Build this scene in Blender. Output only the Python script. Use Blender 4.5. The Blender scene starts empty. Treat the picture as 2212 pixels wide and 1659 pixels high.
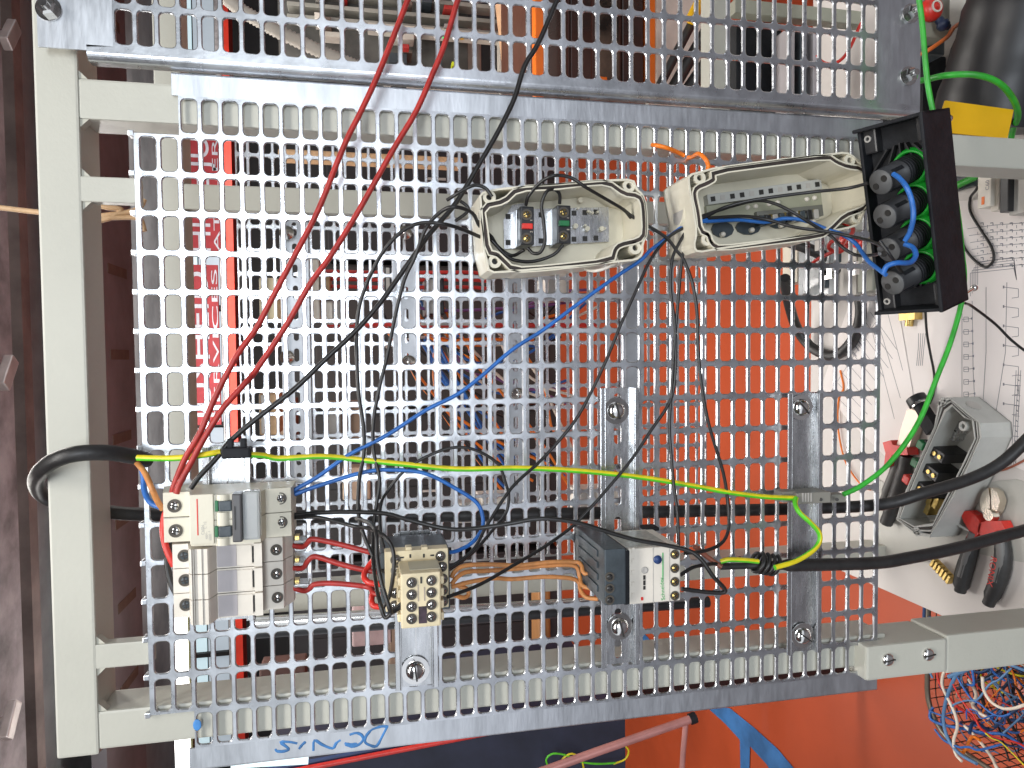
import bpy, bmesh, math, random
from mathutils import Vector, Matrix
random.seed(7)
S = bpy.context.scene
COL = S.collection
PI = math.pi

# ---------------- camera ----------------
Z0 = 1.70
RM = [[0.9793148808828769, 0.008925117656537066, -0.20214526053354206],
      [-0.016340528683354918, 0.9992521553896855, -0.03504450130071828],
      [0.2016813109926279, 0.03762276204486535, 0.978728348667]]
CP = [0.1674094585126909, 0.17263799353655088, -0.5900115094329625]
FP, CX, CY = 1530.0, 1106.0, 829.5          # focal length and centre in a 2212 px wide picture
def pw(p): return Vector((-p[1], p[2], Z0 - p[0]))
def pd(p): return Vector((-p[1], p[2], -p[0]))
cam_d = bpy.data.cameras.new('camera'); cam = bpy.data.objects.new('camera', cam_d); COL.objects.link(cam)
rt, upv, bk = pd(RM[0]), -pd(RM[1]), -pd(RM[2])
M = Matrix((rt, upv, bk)).transposed().to_4x4(); M.translation = pw(CP)
cam.matrix_world = M
cam_d.sensor_width = 36; cam_d.lens = FP / 2212 * 36
cam_d.clip_start = 0.01; cam_d.clip_end = 60
S.camera = cam

# ---------------- world and lamps ----------------
W = bpy.data.worlds.new('World'); S.world = W; W.use_nodes = True
nt = W.node_tree; nt.nodes.clear()
def N(t, typ, **kw):
    n = t.nodes.new(typ)
    for k, v in kw.items():
        if k in n.inputs: n.inputs[k].default_value = v
        else: setattr(n, k, v)
    return n
o = N(nt, 'ShaderNodeOutputWorld'); b = N(nt, 'ShaderNodeBackground'); tc = N(nt, 'ShaderNodeTexCoord')
sp = N(nt, 'ShaderNodeSeparateXYZ'); cr = N(nt, 'ShaderNodeValToRGB'); mr = N(nt, 'ShaderNodeMapRange')
mr.inputs['From Min'].default_value = -1
e = cr.color_ramp.elements
e[0].position = 0.0; e[0].color = (0.09, 0.075, 0.075, 1)
e[1].position = 1.0; e[1].color = (0.34, 0.35, 0.37, 1)
for p, c in ((0.31, (0.11, 0.10, 0.105, 1)), (0.38, (0.32, 0.32, 0.35, 1)), (0.43, (0.78, 0.82, 0.93, 1)), (0.56, (0.92, 0.97, 1.0, 1)), (0.62, (0.60, 0.64, 0.70, 1)), (0.7, (0.36, 0.37, 0.39, 1))):
    x = e.new(p); x.color = c
nt.links.new(tc.outputs['Generated'], sp.inputs[0]); nt.links.new(sp.outputs['Z'], mr.inputs['Value'])
nt.links.new(mr.outputs[0], cr.inputs[0]); nt.links.new(cr.outputs[0], b.inputs['Color']); nt.links.new(b.outputs[0], o.inputs[0])
b.inputs['Strength'].default_value = 1.05

def area(name, loc, tgt, sx, sy, power, col):
    l = bpy.data.lights.new(name, 'AREA'); l.shape = 'RECTANGLE'; l.size = sx; l.size_y = sy; l.energy = power; l.color = col
    ob = bpy.data.objects.new(name, l); COL.objects.link(ob); ob.location = loc
    ob.rotation_euler = (Vector(tgt) - Vector(loc)).to_track_quat('-Z', 'Y').to_euler()
    return ob
area('window_light', (-0.05, -3.3, 2.02), (-0.15, 0, 1.6), 1.25, 0.75, 54, (0.86, 0.93, 1.0))
area('ceiling_lamp_front', (-0.2, -0.9, 2.95), (-0.2, 0.1, 1.0), 1.6, 0.3, 32, (1.0, 0.97, 0.93))
area('ceiling_lamp_back', (0.2, 1.5, 2.9), (0.2, 1.5, 0.0), 2.4, 0.4, 56, (1.0, 0.96, 0.9))
area('ceiling_lamp_far', (-1.2, 3.2, 2.9), (-1.2, 3.2, 0.0), 3.0, 0.6, 70, (1.0, 0.96, 0.92))
area('added_beam_fill', (0.0, 4.95, 2.8), (0.0, 6.6, 2.0), 4.0, 0.4, 62, (1.0, 0.95, 0.92))  # added fill without a fitting, brightens the red overhead beam
area('added_ceiling_fill', (-0.4, 2.2, 2.62), (-0.4, 2.5, 3.3), 4.0, 0.3, 9, (1.0, 0.97, 0.95))  # added upward fill that lifts the ceiling, stands for no fixture
S.view_settings.view_transform = 'Standard'; S.view_settings.look = 'None'
S.view_settings.exposure = 0; S.view_settings.gamma = 1; S.view_settings.use_curve_mapping = False

# ---------------- pixel -> place ----------------
def ray(u, v):
    a = ((u - CX) / FP, (v - CY) / FP, 1.0)
    return [sum(RM[r][c] * a[r] for r in range(3)) for c in range(3)]
def at(u, v, Y=0.0):
    d = ray(u, v); k = (Y - CP[2]) / d[2]
    return pw([CP[i] + d[i] * k for i in range(3)])
def atz(u, v, Z):
    d = ray(u, v); k = ((Z0 - Z) - CP[0]) / d[0]
    return pw([CP[i] + d[i] * k for i in range(3)])

# ---------------- materials ----------------
MC = {}
def mat(name, col, rough=0.5, metal=0.0, var=0.08, scale=12.0, bump=0.0, bscale=60.0, col2=None, trans=0.0, emit=None, coat=0.0, stretch=None, rvar=0.08):
    if name in MC: return MC[name]
    m = bpy.data.materials.new(name); m.use_nodes = True; MC[name] = m
    t = m.node_tree; p = t.nodes['Principled BSDF']
    p.inputs['Metallic'].default_value = metal; p.inputs['Roughness'].default_value = rough
    p.inputs['Transmission Weight'].default_value = trans; p.inputs['Coat Weight'].default_value = coat
    tcn = N(t, 'ShaderNodeTexCoord'); mp = N(t, 'ShaderNodeMapping')
    if stretch: mp.inputs['Scale'].default_value = stretch
    t.links.new(tcn.outputs['Object'], mp.inputs[0])
    nz = N(t, 'ShaderNodeTexNoise', Scale=scale, Detail=6.0, Roughness=0.6)
    t.links.new(mp.outputs[0], nz.inputs['Vector'])
    r = N(t, 'ShaderNodeValToRGB'); e = r.color_ramp.elements
    c2 = col2 or tuple(max(0, c * (1 - var * 2.2)) for c in col)
    e[0].position = 0.36; e[0].color = (*c2, 1); e[1].position = 0.62; e[1].color = (*[min(1, c * (1 + (0 if col2 else var))) for c in col], 1)
    t.links.new(nz.outputs['Fac'], r.inputs[0]); t.links.new(r.outputs[0], p.inputs['Base Color'])
    rr = N(t, 'ShaderNodeMapRange'); rr.inputs['To Min'].default_value = max(0.02, rough - rvar); rr.inputs['To Max'].default_value = min(1, rough + rvar)
    nz2 = N(t, 'ShaderNodeTexNoise', Scale=scale * 3.7, Detail=4.0); t.links.new(mp.outputs[0], nz2.inputs['Vector'])
    t.links.new(nz2.outputs['Fac'], rr.inputs['Value']); t.links.new(rr.outputs[0], p.inputs['Roughness'])
    if bump:
        nb = N(t, 'ShaderNodeTexNoise', Scale=bscale, Detail=5.0); bn = N(t, 'ShaderNodeBump', Strength=bump, Distance=0.002)
        t.links.new(mp.outputs[0], nb.inputs['Vector']); t.links.new(nb.outputs['Fac'], bn.inputs['Height']); t.links.new(bn.outputs[0], p.inputs['Normal'])
    if emit:
        p.inputs['Emission Color'].default_value = (*emit[0], 1); p.inputs['Emission Strength'].default_value = emit[1]
    return m
GALV = mat('galvanised_steel', (0.66, 0.68, 0.71), 0.29, 1.0, 0.12, 30, 0.05, 220, rvar=0.08)
GALVD = mat('galvanised_plate', (0.64, 0.66, 0.69), 0.36, 1.0, 0.08, 14, 0.05, 70, stretch=(1, 1, 5), rvar=0.1)
REARM = mat('dull_rear_zinc', (0.50, 0.52, 0.55), 0.5, 1.0, 0.1, 20, 0.04, 120)
RAILM = mat('zinc_rail', (0.64, 0.65, 0.66), 0.27, 1.0, 0.10, 25, 0.04, 120, stretch=(1, 4, 4))
CHROME = mat('bright_zinc', (0.75, 0.74, 0.72), 0.14, 1.0, 0.05, 40)
BRASS = mat('brass', (0.62, 0.45, 0.16), 0.3, 1.0, 0.1, 60)
PAINT = mat('frame_paint', (0.46, 0.455, 0.395), 0.42, 0, 0.03, 6, 0.12, 300)
PAINTD = mat('frame_paint_dirty', (0.46, 0.45, 0.38), 0.5, 0, 0.06, 9, 0.1, 200)
BEIGE = mat('beige_plastic', (0.66, 0.62, 0.50), 0.42, 0, 0.03, 25, 0.08, 500)
CREAM = mat('cream_plastic', (0.68, 0.58, 0.38), 0.45, 0, 0.05, 40, 0.08, 500)
WHITEP = mat('white_plastic', (0.70, 0.65, 0.57), 0.38, 0, 0.04, 30, 0.06, 400)
GREYP = mat('grey_plastic', (0.42, 0.40, 0.37), 0.42, 0, 0.05, 30)
LGREY = mat('light_grey_plastic', (0.45, 0.45, 0.42), 0.42, 0, 0.04, 30)
VIOL = mat('lilac_grey_plastic', (0.42, 0.39, 0.40), 0.35, 0, 0.05, 20)
SLATE = mat('slate_plastic', (0.045, 0.058, 0.068), 0.42, 0, 0.1, 60, 0.1, 300)
BLACKP = mat('black_plastic', (0.012, 0.013, 0.016), 0.62, 0, 0.15, 60, 0.15, 300)
BLACKP.node_tree.nodes['Principled BSDF'].inputs['Specular IOR Level'].default_value = 0.25
BLACKS = mat('black_satin', (0.02, 0.02, 0.022), 0.34, 0, 0.15, 60)
RUBBER = mat('black_cable', (0.018, 0.017, 0.017), 0.46, 0, 0.15, 80, 0.1, 300)
BLACKW = mat('black_wire', (0.014, 0.013, 0.013), 0.38, 0, 0.1, 80)
REDW = mat('red_wire', (0.40, 0.028, 0.022), 0.42, 0, 0.1, 80)
REDB = mat('bright_red', (0.62, 0.03, 0.02), 0.36, 0, 0.08, 60)
BLUEW = mat('blue_wire', (0.02, 0.13, 0.44), 0.4, 0, 0.1, 80)
GREENW = mat('green_wire', (0.03, 0.36, 0.03), 0.4, 0, 0.12, 60)
GREENB = mat('green_plastic', (0.012, 0.34, 0.03), 0.38, 0, 0.12, 60)
GREEND = mat('dark_green', (0.01, 0.14, 0.045), 0.4, 0, 0.1, 60)
YELW = mat('yellow_wire', (0.72, 0.60, 0.015), 0.4, 0, 0.08, 60)
LIMEW = mat('lime_wire', (0.10, 0.55, 0.02), 0.4, 0, 0.08, 60)
BROWNW = mat('copper_brown_wire', (0.58, 0.24, 0.075), 0.42, 0, 0.12, 80)
DBROWN = mat('red_brown_wire', (0.30, 0.09, 0.05), 0.45, 0, 0.12, 80)
ORANGEW = mat('orange_wire', (0.85, 0.20, 0.01), 0.42, 0, 0.08, 80)
WHITEW = mat('white_wire', (0.75, 0.66, 0.55), 0.45, 0, 0.05, 80)
PURPW = mat('purple_wire', (0.19, 0.07, 0.22), 0.45, 0, 0.08, 80)
TANW = mat('tan_wire', (0.55, 0.36, 0.2), 0.5, 0, 0.1, 60)
COPPER = mat('copper', (0.75, 0.36, 0.2), 0.3, 1.0, 0.1, 80)
SEAL = mat('dark_seal', (0.035, 0.024, 0.020), 0.65, 0, 0.2, 60)
YELLOWP = mat('yellow_label', (0.72, 0.40, 0.005), 0.45, 0, 0.05, 10)
ORANGEP = mat('orange_paint', (0.85, 0.17, 0.008), 0.4, 0, 0.06, 8)
GLASSY = mat('clear_plastic', (0.75, 0.78, 0.8), 0.18, 0, 0.05, 20, trans=0.6, coat=0.4)
PAPER = mat('paper', (0.78, 0.73, 0.71), 0.7, 0, 0.02, 5)
INK = mat('ink_lines', (0.22, 0.22, 0.25), 0.8)
RECESS = mat('terminal_recess', (0.075, 0.064, 0.05), 0.6)
DARKHOLE = mat('dark_recess', (0.02, 0.018, 0.016), 0.6)
BLUEINK = mat('blue_marker', (0.05, 0.20, 0.48), 0.55, 0, 0.2, 40)
REDPRINT = mat('red_print', (0.6, 0.04, 0.03), 0.6)
GREENPRINT = mat('green_print', (0.02, 0.36, 0.08), 0.5)
SKIN = mat('skin', (0.60, 0.36, 0.21), 0.5, 0, 0.06, 20)

# ---------------- mesh builder ----------------
class MB:
    def __init__(s): s.v = []; s.f = []; s.m = []; s.sm = []; s.mats = []; s.cur = 0
    def use(s, m):
        if m not in s.mats: s.mats.append(m)
        s.cur = s.mats.index(m); return s
    def add(s, vs, fs, smooth=False, mi=None):
        o = len(s.v); s.v += [Vector(x) for x in vs]
        for i, f in enumerate(fs):
            s.f.append([o + k for k in f]); s.m.append(s.cur if mi is None else mi[i]); s.sm.append(smooth)
        return s
    def box(s, a, b, bev=0.0):
        x0, x1 = sorted((a[0], b[0])); y0, y1 = sorted((a[1], b[1])); z0, z1 = sorted((a[2], b[2]))
        return s.obox(Vector(((x0 + x1) / 2, (y0 + y1) / 2, (z0 + z1) / 2)), (Vector((1, 0, 0)), Vector((0, 1, 0)), Vector((0, 0, 1))), ((x1 - x0) / 2, (y1 - y0) / 2, (z1 - z0) / 2), bev)
    def obox(s, c, ax, h, bev=0.0):
        c = Vector(c); ax = [Vector(a) for a in ax]
        bev = min(bev, min(h) * 0.9)
        if bev <= 0:
            vs = [c + ax[0] * h[0] * i + ax[1] * h[1] * j + ax[2] * h[2] * k for i in (-1, 1) for j in (-1, 1) for k in (-1, 1)]
            return s.add(vs, [(0, 1, 3, 2), (4, 6, 7, 5), (0, 4, 5, 1), (2, 3, 7, 6), (0, 2, 6, 4), (1, 5, 7, 3)])
        bm = bmesh.new(); r = bmesh.ops.create_cube(bm, size=1)
        for v in bm.verts: v.co = Vector((v.co.x * 2 * h[0], v.co.y * 2 * h[1], v.co.z * 2 * h[2]))
        bmesh.ops.bevel(bm, geom=bm.edges[:], offset=bev, segments=2, affect='EDGES', profile=0.6)
        vs = [c + ax[0] * v.co.x + ax[1] * v.co.y + ax[2] * v.co.z for v in bm.verts]
        bm.verts.index_update(); fs = [[v.index for v in f.verts] for f in bm.faces]; bm.free()
        return s.add(vs, fs)
    def prism(s, pts, d):                      # closed polygon of 3D points extruded by vector d
        n = len(pts); d = Vector(d); pts = [Vector(p) for p in pts]
        vs = pts + [p + d for p in pts]
        fs = [list(range(n)), list(range(2 * n - 1, n - 1, -1))] + [(i, (i + 1) % n, n + (i + 1) % n, n + i) for i in range(n)]
        return s.add(vs, fs)
    def wall(s, outer, inner, d):              # hollow prism between two outlines with the same number of points
        n = len(outer); d = Vector(d)
        vs = [Vector(p) for p in outer] + [Vector(p) for p in inner] + [Vector(p) + d for p in outer] + [Vector(p) + d for p in inner]
        fs = []
        for i in range(n):
            j = (i + 1) % n
            fs += [(i, j, n + j, n + i), (2 * n + i, 3 * n + i, 3 * n + j, 2 * n + j), (i, 2 * n + i, 2 * n + j, j), (n + i, n + j, 3 * n + j, 3 * n + i)]
        return s.add(vs, fs)
    def cyl(s, p0, p1, r0, r1=None, n=16, caps=True, smooth=True):
        r1 = r0 if r1 is None else r1
        p0, p1 = Vector(p0), Vector(p1); ax = (p1 - p0).normalized()
        a = ax.orthogonal().normalized(); b = ax.cross(a)
        vs = []
        for p, r in ((p0, r0), (p1, r1)):
            vs += [p + (a * math.cos(2 * PI * i / n) + b * math.sin(2 * PI * i / n)) * r for i in range(n)]
        s.add(vs, [(i, (i + 1) % n, n + (i + 1) % n, n + i) for i in range(n)], smooth)
        if caps: s.add(vs, [list(range(n - 1, -1, -1)), list(range(n, 2 * n))])
        return s
    def pipe(s, p0, p1, ro, ri, n=20):
        p0, p1 = Vector(p0), Vector(p1); ax = (p1 - p0).normalized(); a = ax.orthogonal().normalized(); b = ax.cross(a)
        R = lambda p, r: [p + (a * math.cos(2 * PI * i / n) + b * math.sin(2 * PI * i / n)) * r for i in range(n)]
        return s.wall(R(p0, ro), R(p0, ri), p1 - p0)
    def lathe(s, p0, ax, prof, n=20, smooth=True):   # prof: (distance along ax, radius)
        p0 = Vector(p0); ax = Vector(ax).normalized(); a = ax.orthogonal().normalized(); b = ax.cross(a); vs = []
        for d, r in prof: vs += [p0 + ax * d + (a * math.cos(2 * PI * i / n) + b * math.sin(2 * PI * i / n)) * r for i in range(n)]
        fs = [(k * n + i, k * n + (i + 1) % n, (k + 1) * n + (i + 1) % n, (k + 1) * n + i) for k in range(len(prof) - 1) for i in range(n)]
        return s.add(vs, fs, smooth)
    def tube(s, pts, r, n=8, sub=5, mats2=None, twist=0.0, jitter=0.0, caps=True, nn0=None):
        pts = [Vector(p) for p in pts]
        P = []
        if len(pts) > 2 and sub > 1:
            q = [pts[0] * 2 - pts[1]] + pts + [pts[-1] * 2 - pts[-2]]
            for i in range(1, len(q) - 2):
                for k in range(sub):
                    t = k / sub; a, b, c, d = q[i - 1], q[i], q[i + 1], q[i + 2]
                    P.append(0.5 * ((2 * b) + (c - a) * t + (2 * a - 5 * b + 4 * c - d) * t * t + (3 * b - a - 3 * c + d) * t ** 3))
            P.append(pts[-1])
        else: P = pts
        t = (P[1] - P[0]).normalized(); nn = Vector(nn0) if nn0 else t.orthogonal().normalized(); vs = []
        for i, p in enumerate(P):
            t = (P[min(i + 1, len(P) - 1)] - P[max(i - 1, 0)])
            t = t.normalized() if t.length > 1e-9 else Vector((0, 0, 1))
            nn = (nn - t * nn.dot(t)); nn = nn.normalized() if nn.length > 1e-6 else t.orthogonal().normalized(); bb = t.cross(nn)
            rr = r[min(len(r) - 1, int(i * len(r) / len(P)))] if isinstance(r, (list, tuple)) else r
            rr *= 1 + jitter * random.uniform(-1, 1)
            vs += [p + (nn * math.cos(2 * PI * k / n + twist * i) + bb * math.sin(2 * PI * k / n + twist * i)) * rr for k in range(n)]
        fs = []; mi = []
        for i in range(len(P) - 1):
            for k in range(n):
                fs.append((i * n + k, i * n + (k + 1) % n, (i + 1) * n + (k + 1) % n, (i + 1) * n + k))
                mi.append((s.cur if k < n // 2 else mats2) if mats2 is not None else s.cur)
        s.add(vs, fs, True, mi)
        if caps: s.add(vs, [list(range(n)), list(range(len(vs) - 1, len(vs) - n - 1, -1))])
        return s
    def ball(s, c, r, n=12, sc=(1, 1, 1)):
        prof = []
        vs = [Vector((0, 0, r))] ; m = n // 2
        for j in range(1, m): vs += [Vector((r * math.sin(PI * j / m) * math.cos(2 * PI * i / n), r * math.sin(PI * j / m) * math.sin(2 * PI * i / n), r * math.cos(PI * j / m))) for i in range(n)]
        vs.append(Vector((0, 0, -r))); vs = [Vector((v.x * sc[0], v.y * sc[1], v.z * sc[2])) + Vector(c) for v in vs]
        fs = [(0, 1 + i, 1 + (i + 1) % n) for i in range(n)]
        for j in range(m - 2): fs += [(1 + j * n + i, 1 + (j + 1) * n + i, 1 + (j + 1) * n + (i + 1) % n, 1 + j * n + (i + 1) % n) for i in range(n)]
        L = len(vs) - 1; fs += [(L, 1 + (m - 2) * n + (i + 1) % n, 1 + (m - 2) * n + i) for i in range(n)]
        return s.add(vs, fs, True)

def mesh_from(name, mb, m, org):
    me = bpy.data.meshes.new(name)
    me.from_pydata([tuple(v - org) for v in mb.v], [], mb.f)
    ms = mb.mats or [m]
    for x in ms: me.materials.append(x)
    me.polygons.foreach_set('material_index', mb.m); me.polygons.foreach_set('use_smooth', mb.sm)
    me.validate(); me.update()
    bm = bmesh.new(); bm.from_mesh(me); bmesh.ops.recalc_face_normals(bm, faces=bm.faces[:]); bm.to_mesh(me); bm.free()
    return me
def root_of(o):
    while o.parent: o = o.parent
    return o
def thing(name, label, cat, loc, group=None):
    o = bpy.data.objects.new(name, None); COL.objects.link(o); o.location = loc; o.empty_display_size = 0.02
    o['label'] = label; o['category'] = cat
    if group: o['group'] = group
    return o
def part(name, mb, m, parent, label=None):
    o = bpy.data.objects.new(name, mesh_from(name, mb, m, Vector(root_of(parent).location))); COL.objects.link(o); o.parent = parent
    if label: o['label'] = label
    return o
def single(name, mb, m, label=None, cat=None, group=None, kind=None):
    xs = [v.x for v in mb.v]; ys = [v.y for v in mb.v]; zs = [v.z for v in mb.v]
    org = Vector(((min(xs) + max(xs)) / 2, (min(ys) + max(ys)) / 2, min(zs)))
    o = bpy.data.objects.new(name, mesh_from(name, mb, m, org)); COL.objects.link(o); o.location = org
    if label: o['label'] = label
    if cat: o['category'] = cat
    if group: o['group'] = group
    if kind: o['kind'] = kind
    return o
def pbox(mb, u0, v0, u1, v1, Yf, Yb, bev=0.0):      # box whose front face covers that picture rectangle at depth Yf
    um, vm = (u0 + u1) / 2, (v0 + v1) / 2
    z0, z1 = at(u0, vm, Yf).z, at(u1, vm, Yf).z; x0, x1 = at(um, v0, Yf).x, at(um, v1, Yf).x
    return mb.box((x0, Yf, z0), (x1, Yb, z1), bev)
def PX(pts, Y=None): return [at(p[0], p[1], p[2] if len(p) > 2 else Y) for p in pts]

X_, Y_, Z_ = Vector((1, 0, 0)), Vector((0, 1, 0)), Vector((0, 0, 1))
def rrect(hw, hh, r, seg=4):
    out = []
    for cx, cy, a0 in ((hw - r, hh - r, 0), (-hw + r, hh - r, 90), (-hw + r, -hh + r, 180), (hw - r, -hh + r, 270)):
        for k in range(seg + 1):
            a = math.radians(a0 + 90 * k / seg); out.append((cx + r * math.cos(a), cy + r * math.sin(a)))
    return out
def cell(mb, cx, cz, y0, pw_, ph_, hw, hh, r, th, seg=4, cham=0.0007, X=None, Z=None, NY=None):
    """one pitch of perforated plate; cx,cz centre in the X (across) and Z (up) axes; front face at y0, back at y0+th"""
    h = rrect(hw, hh, r, seg); n = len(h)
    hb = rrect(hw + cham, hh + cham, r + cham, seg)
    P = lambda a, b, y: Vector((cx + a, y, cz + b))
    co = [(pw_, ph_), (-pw_, ph_), (-pw_, -ph_), (pw_, -ph_)]
    vs = [P(a, b, y0) for a, b in hb] + [P(a, b, y0 + cham) for a, b in h] + [P(a, b, y0 + th) for a, b in h]
    vs += [P(a, b, y0) for a, b in co] + [P(a, b, y0 + th) for a, b in co]
    fs = []
    for i in range(n):
        j = (i + 1) % n
        fs += [(i, j, n + j, n + i), (n + i, n + j, 2 * n + j, 2 * n + i)]
    f0, b0 = 3 * n, 3 * n + 4
    for q in range(4):
        st = q * (seg + 1)
        for k in range(seg):
            fs += [(f0 + q, st + k, st + k + 1)[::-1], (b0 + q, 2 * n + st + k, 2 * n + st + k + 1)]
        e = st + seg; nx = (st + seg + 1) % n; q2 = (q + 1) % 4
        fs += [(f0 + q, e, nx, f0 + q2)[::-1], (b0 + q, 2 * n + e, 2 * n + nx, b0 + q2)]
    mb.add(vs, fs)
def screw(parent, name, p, r, ax=(0, -1, 0), h=0.004, slot=True, m=None, ang=0.6, washer=False):
    mb = MB(); p = Vector(p); ax = Vector(ax).normalized()
    if washer: mb.cyl(p, p + ax * 0.0012, r * 1.5, n=20)
    mb.lathe(p, ax, [(0, r), (h * 0.35, r), (h * 0.7, r * 0.86), (h * 0.95, r * 0.55), (h, r * 0.02)], 18)
    ob = part(name, mb, m or CHROME, parent)
    if slot:
        a = ax.orthogonal().normalized(); b = ax.cross(a); d = a * math.cos(ang) + b * math.sin(ang)
        ms = MB(); ms.obox(p + ax * h * 0.93, (d, ax.cross(d), ax), (r * 0.92, r * 0.09, h * 0.13)); part('slot', ms, DARKHOLE, ob)
    return ob
def text_mesh(mb, s, origin, ex, ey, size, th=0.0003, align='CENTER'):
    c = bpy.data.curves.new('t', 'FONT'); c.body = s; c.size = size; c.align_x = align; c.align_y = 'CENTER'
    ob = bpy.data.objects.new('t', c); COL.objects.link(ob)
    me = bpy.data.meshes.new_from_object(ob.evaluated_get(bpy.context.evaluated_depsgraph_get()))
    ex, ey = Vector(ex).normalized(), Vector(ey).normalized()
    vs = [Vector(origin) + ex * v.co.x + ey * v.co.y for v in me.vertices]
    mb.add(vs, [list(p.vertices) for p in me.polygons])
    bpy.data.objects.remove(ob); bpy.data.curves.remove(c); bpy.data.meshes.remove(me)
# ================= SETTING =================
FLOORM = mat('red_floor_paint', (0.47, 0.072, 0.020), 0.42, 0, 0.07, 1.3, 0.05, 90, coat=0.15)
CEILM = mat('ceiling_brown', (0.30, 0.32, 0.33), 0.8, 0, 0.15, 2)
DARKW = mat('dark_wall', (0.022, 0.019, 0.018), 0.7, 0, 0.2, 2)
mb = MB(); mb.add([(-14, -.2, 0), (14, -.2, 0), (14, 14, 0), (-14, 14, 0)], [(0, 1, 2, 3)]); single('floor', mb, FLOORM, kind='structure')
mb = MB(); mb.add([(-14, -4, 0), (14, -4, 0), (14, -.2, 0), (-14, -.2, 0)], [(0, 1, 2, 3)]); single('floor_unseen_grey', mb, mat('dark_floor', (.20, .18, .19), .5, 0, .1, 2), kind='structure')  # unseen grey floor, added to keep red out of the reflections
mb = MB(); mb.box((-9, -6, 3.3), (9, 9, 3.4)); single('ceiling', mb, CEILM, kind='structure')
mb = MB(); mb.box((-9, 7.2, 0), (9, 7.3, 3.3)); single('back_wall', mb, DARKW, kind='structure')
# floor marking in blue paint
BLUEP = mat('blue_floor_paint', (0.045, 0.17, 0.42), 0.5, 0, 0.15, 6)
def flo(pts, z=0.004): return [atz(u, v, z) for u, v in pts]
mb = MB(); mb.add(flo([(1520, 1522), (1577, 1530), (1629, 1572), (1680, 1618), (1740, 1690), (1680, 1690), (1655, 1650), (1620, 1612), (1618, 1690), (1600, 1690), (1598, 1598), (1565, 1562)]), [tuple(range(12))])
mb.add(flo([(1290, 1290), (1330, 1300), (1420, 1400), (1395, 1420)]), [(0, 1, 2, 3)])
single('floor_marking', mb, BLUEP, kind='structure')

# ================= FRAMES =================
def tubebar(mb, a, b, bev=0.002): mb.box(a, b, bev)
def rack(Y, x_hi, x_lo, label, front):
    t = thing('rack_frame', label, 'frame', (-0.22, Y + 0.02, 0.0))
    mb = MB(); tubebar(mb, (-0.4785, Y, 1.7405), (0.75, Y + 0.042, 1.7705)); part('top_rail', mb, PAINT, t)
    for xa, xb, zb in ((x_hi - 0.030, x_hi, 0.0), (x_lo, x_lo + 0.030, 1.04 if front else 0.0), (x_hi + 0.565, x_hi + 0.595, 0.0)):
        mb = MB(); tubebar(mb, (xa, Y + 0.001, zb), (xb, Y + 0.039, 1.7415)); part('upright', mb, PAINT, t)
    if front:
        for xa, xb in ((-0.052, -0.033), (-0.411, -0.392)):
            mb = MB(); tubebar(mb, (xa, Y + 0.0005, 1.7005), (xb, Y + 0.012, 1.742), 0.001); part('stub_bracket', mb, PAINT, t)
        mb = MB(); tubebar(mb, (0.0, 0, 0), (0.01, 0.01, 0.01)) if False else None
        for x in (0.04, 0.01, -0.033, -0.052, -0.392, -0.411, -0.445):   # weld fillets under the top rail
            d = -1 if x in (0.01, -0.052, -0.411) else 1
            mb = MB(); p = [(x, Y + 0.002, 1.7405), (x + d * 0.006, Y + 0.002, 1.7405), (x, Y + 0.002, 1.7345)]
            mb.prism([Vector(q) for q in p], (0, 0.008, 0)); part('weld', mb, PAINTD, t)
        # heavier lower post bolted over the panel corner
        mb = MB(); tubebar(mb, (-0.482, -0.012, 0.985), (-0.449, 0.038, 1.074), 0.0025); part('post_sleeve', mb, PAINT, t)
        mb = MB(); tubebar(mb, (-0.4845, -0.0105, 0.0), (-0.4465, 0.037, 0.9845), 0.0025); part('lower_post', mb, PAINT, t)
        for u, v in ((1917, 1424), (2004, 1413)): screw(t, 'screw', at(u, v, -0.0118), 0.0062, ang=0.9, m=CHROME)
    else:
        mb = MB(); za, zb2 = at(1578, 100, .318).z, at(1535, 100, .318).z; tubebar(mb, (.14, Y, za), (.75, Y + .03, zb2)); part('cross_rail', mb, PAINT, t)
    return t
F1 = rack(0.0035, 0.040, -0.475, 'grey painted steel tube frame carrying the zinc perforated plate in front', True)
F2 = rack(0.318, 0.037, -0.487, 'grey painted tube frame standing behind, seen through the perforated plate', False)

def perf(mb, X0, Zt, y, cols, rows, skip=lambda i, j: False, th=0.0018, seg=4):
    for j in range(*rows):
        for i in range(*cols):
            if skip(i, j): continue
            cell(mb, X0 - 0.03 * (j + 0.5), Zt - 0.015 * (i + 0.5), y, 0.015, 0.0075, 0.0127, 0.0056, 0.0033, th, seg)
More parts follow.
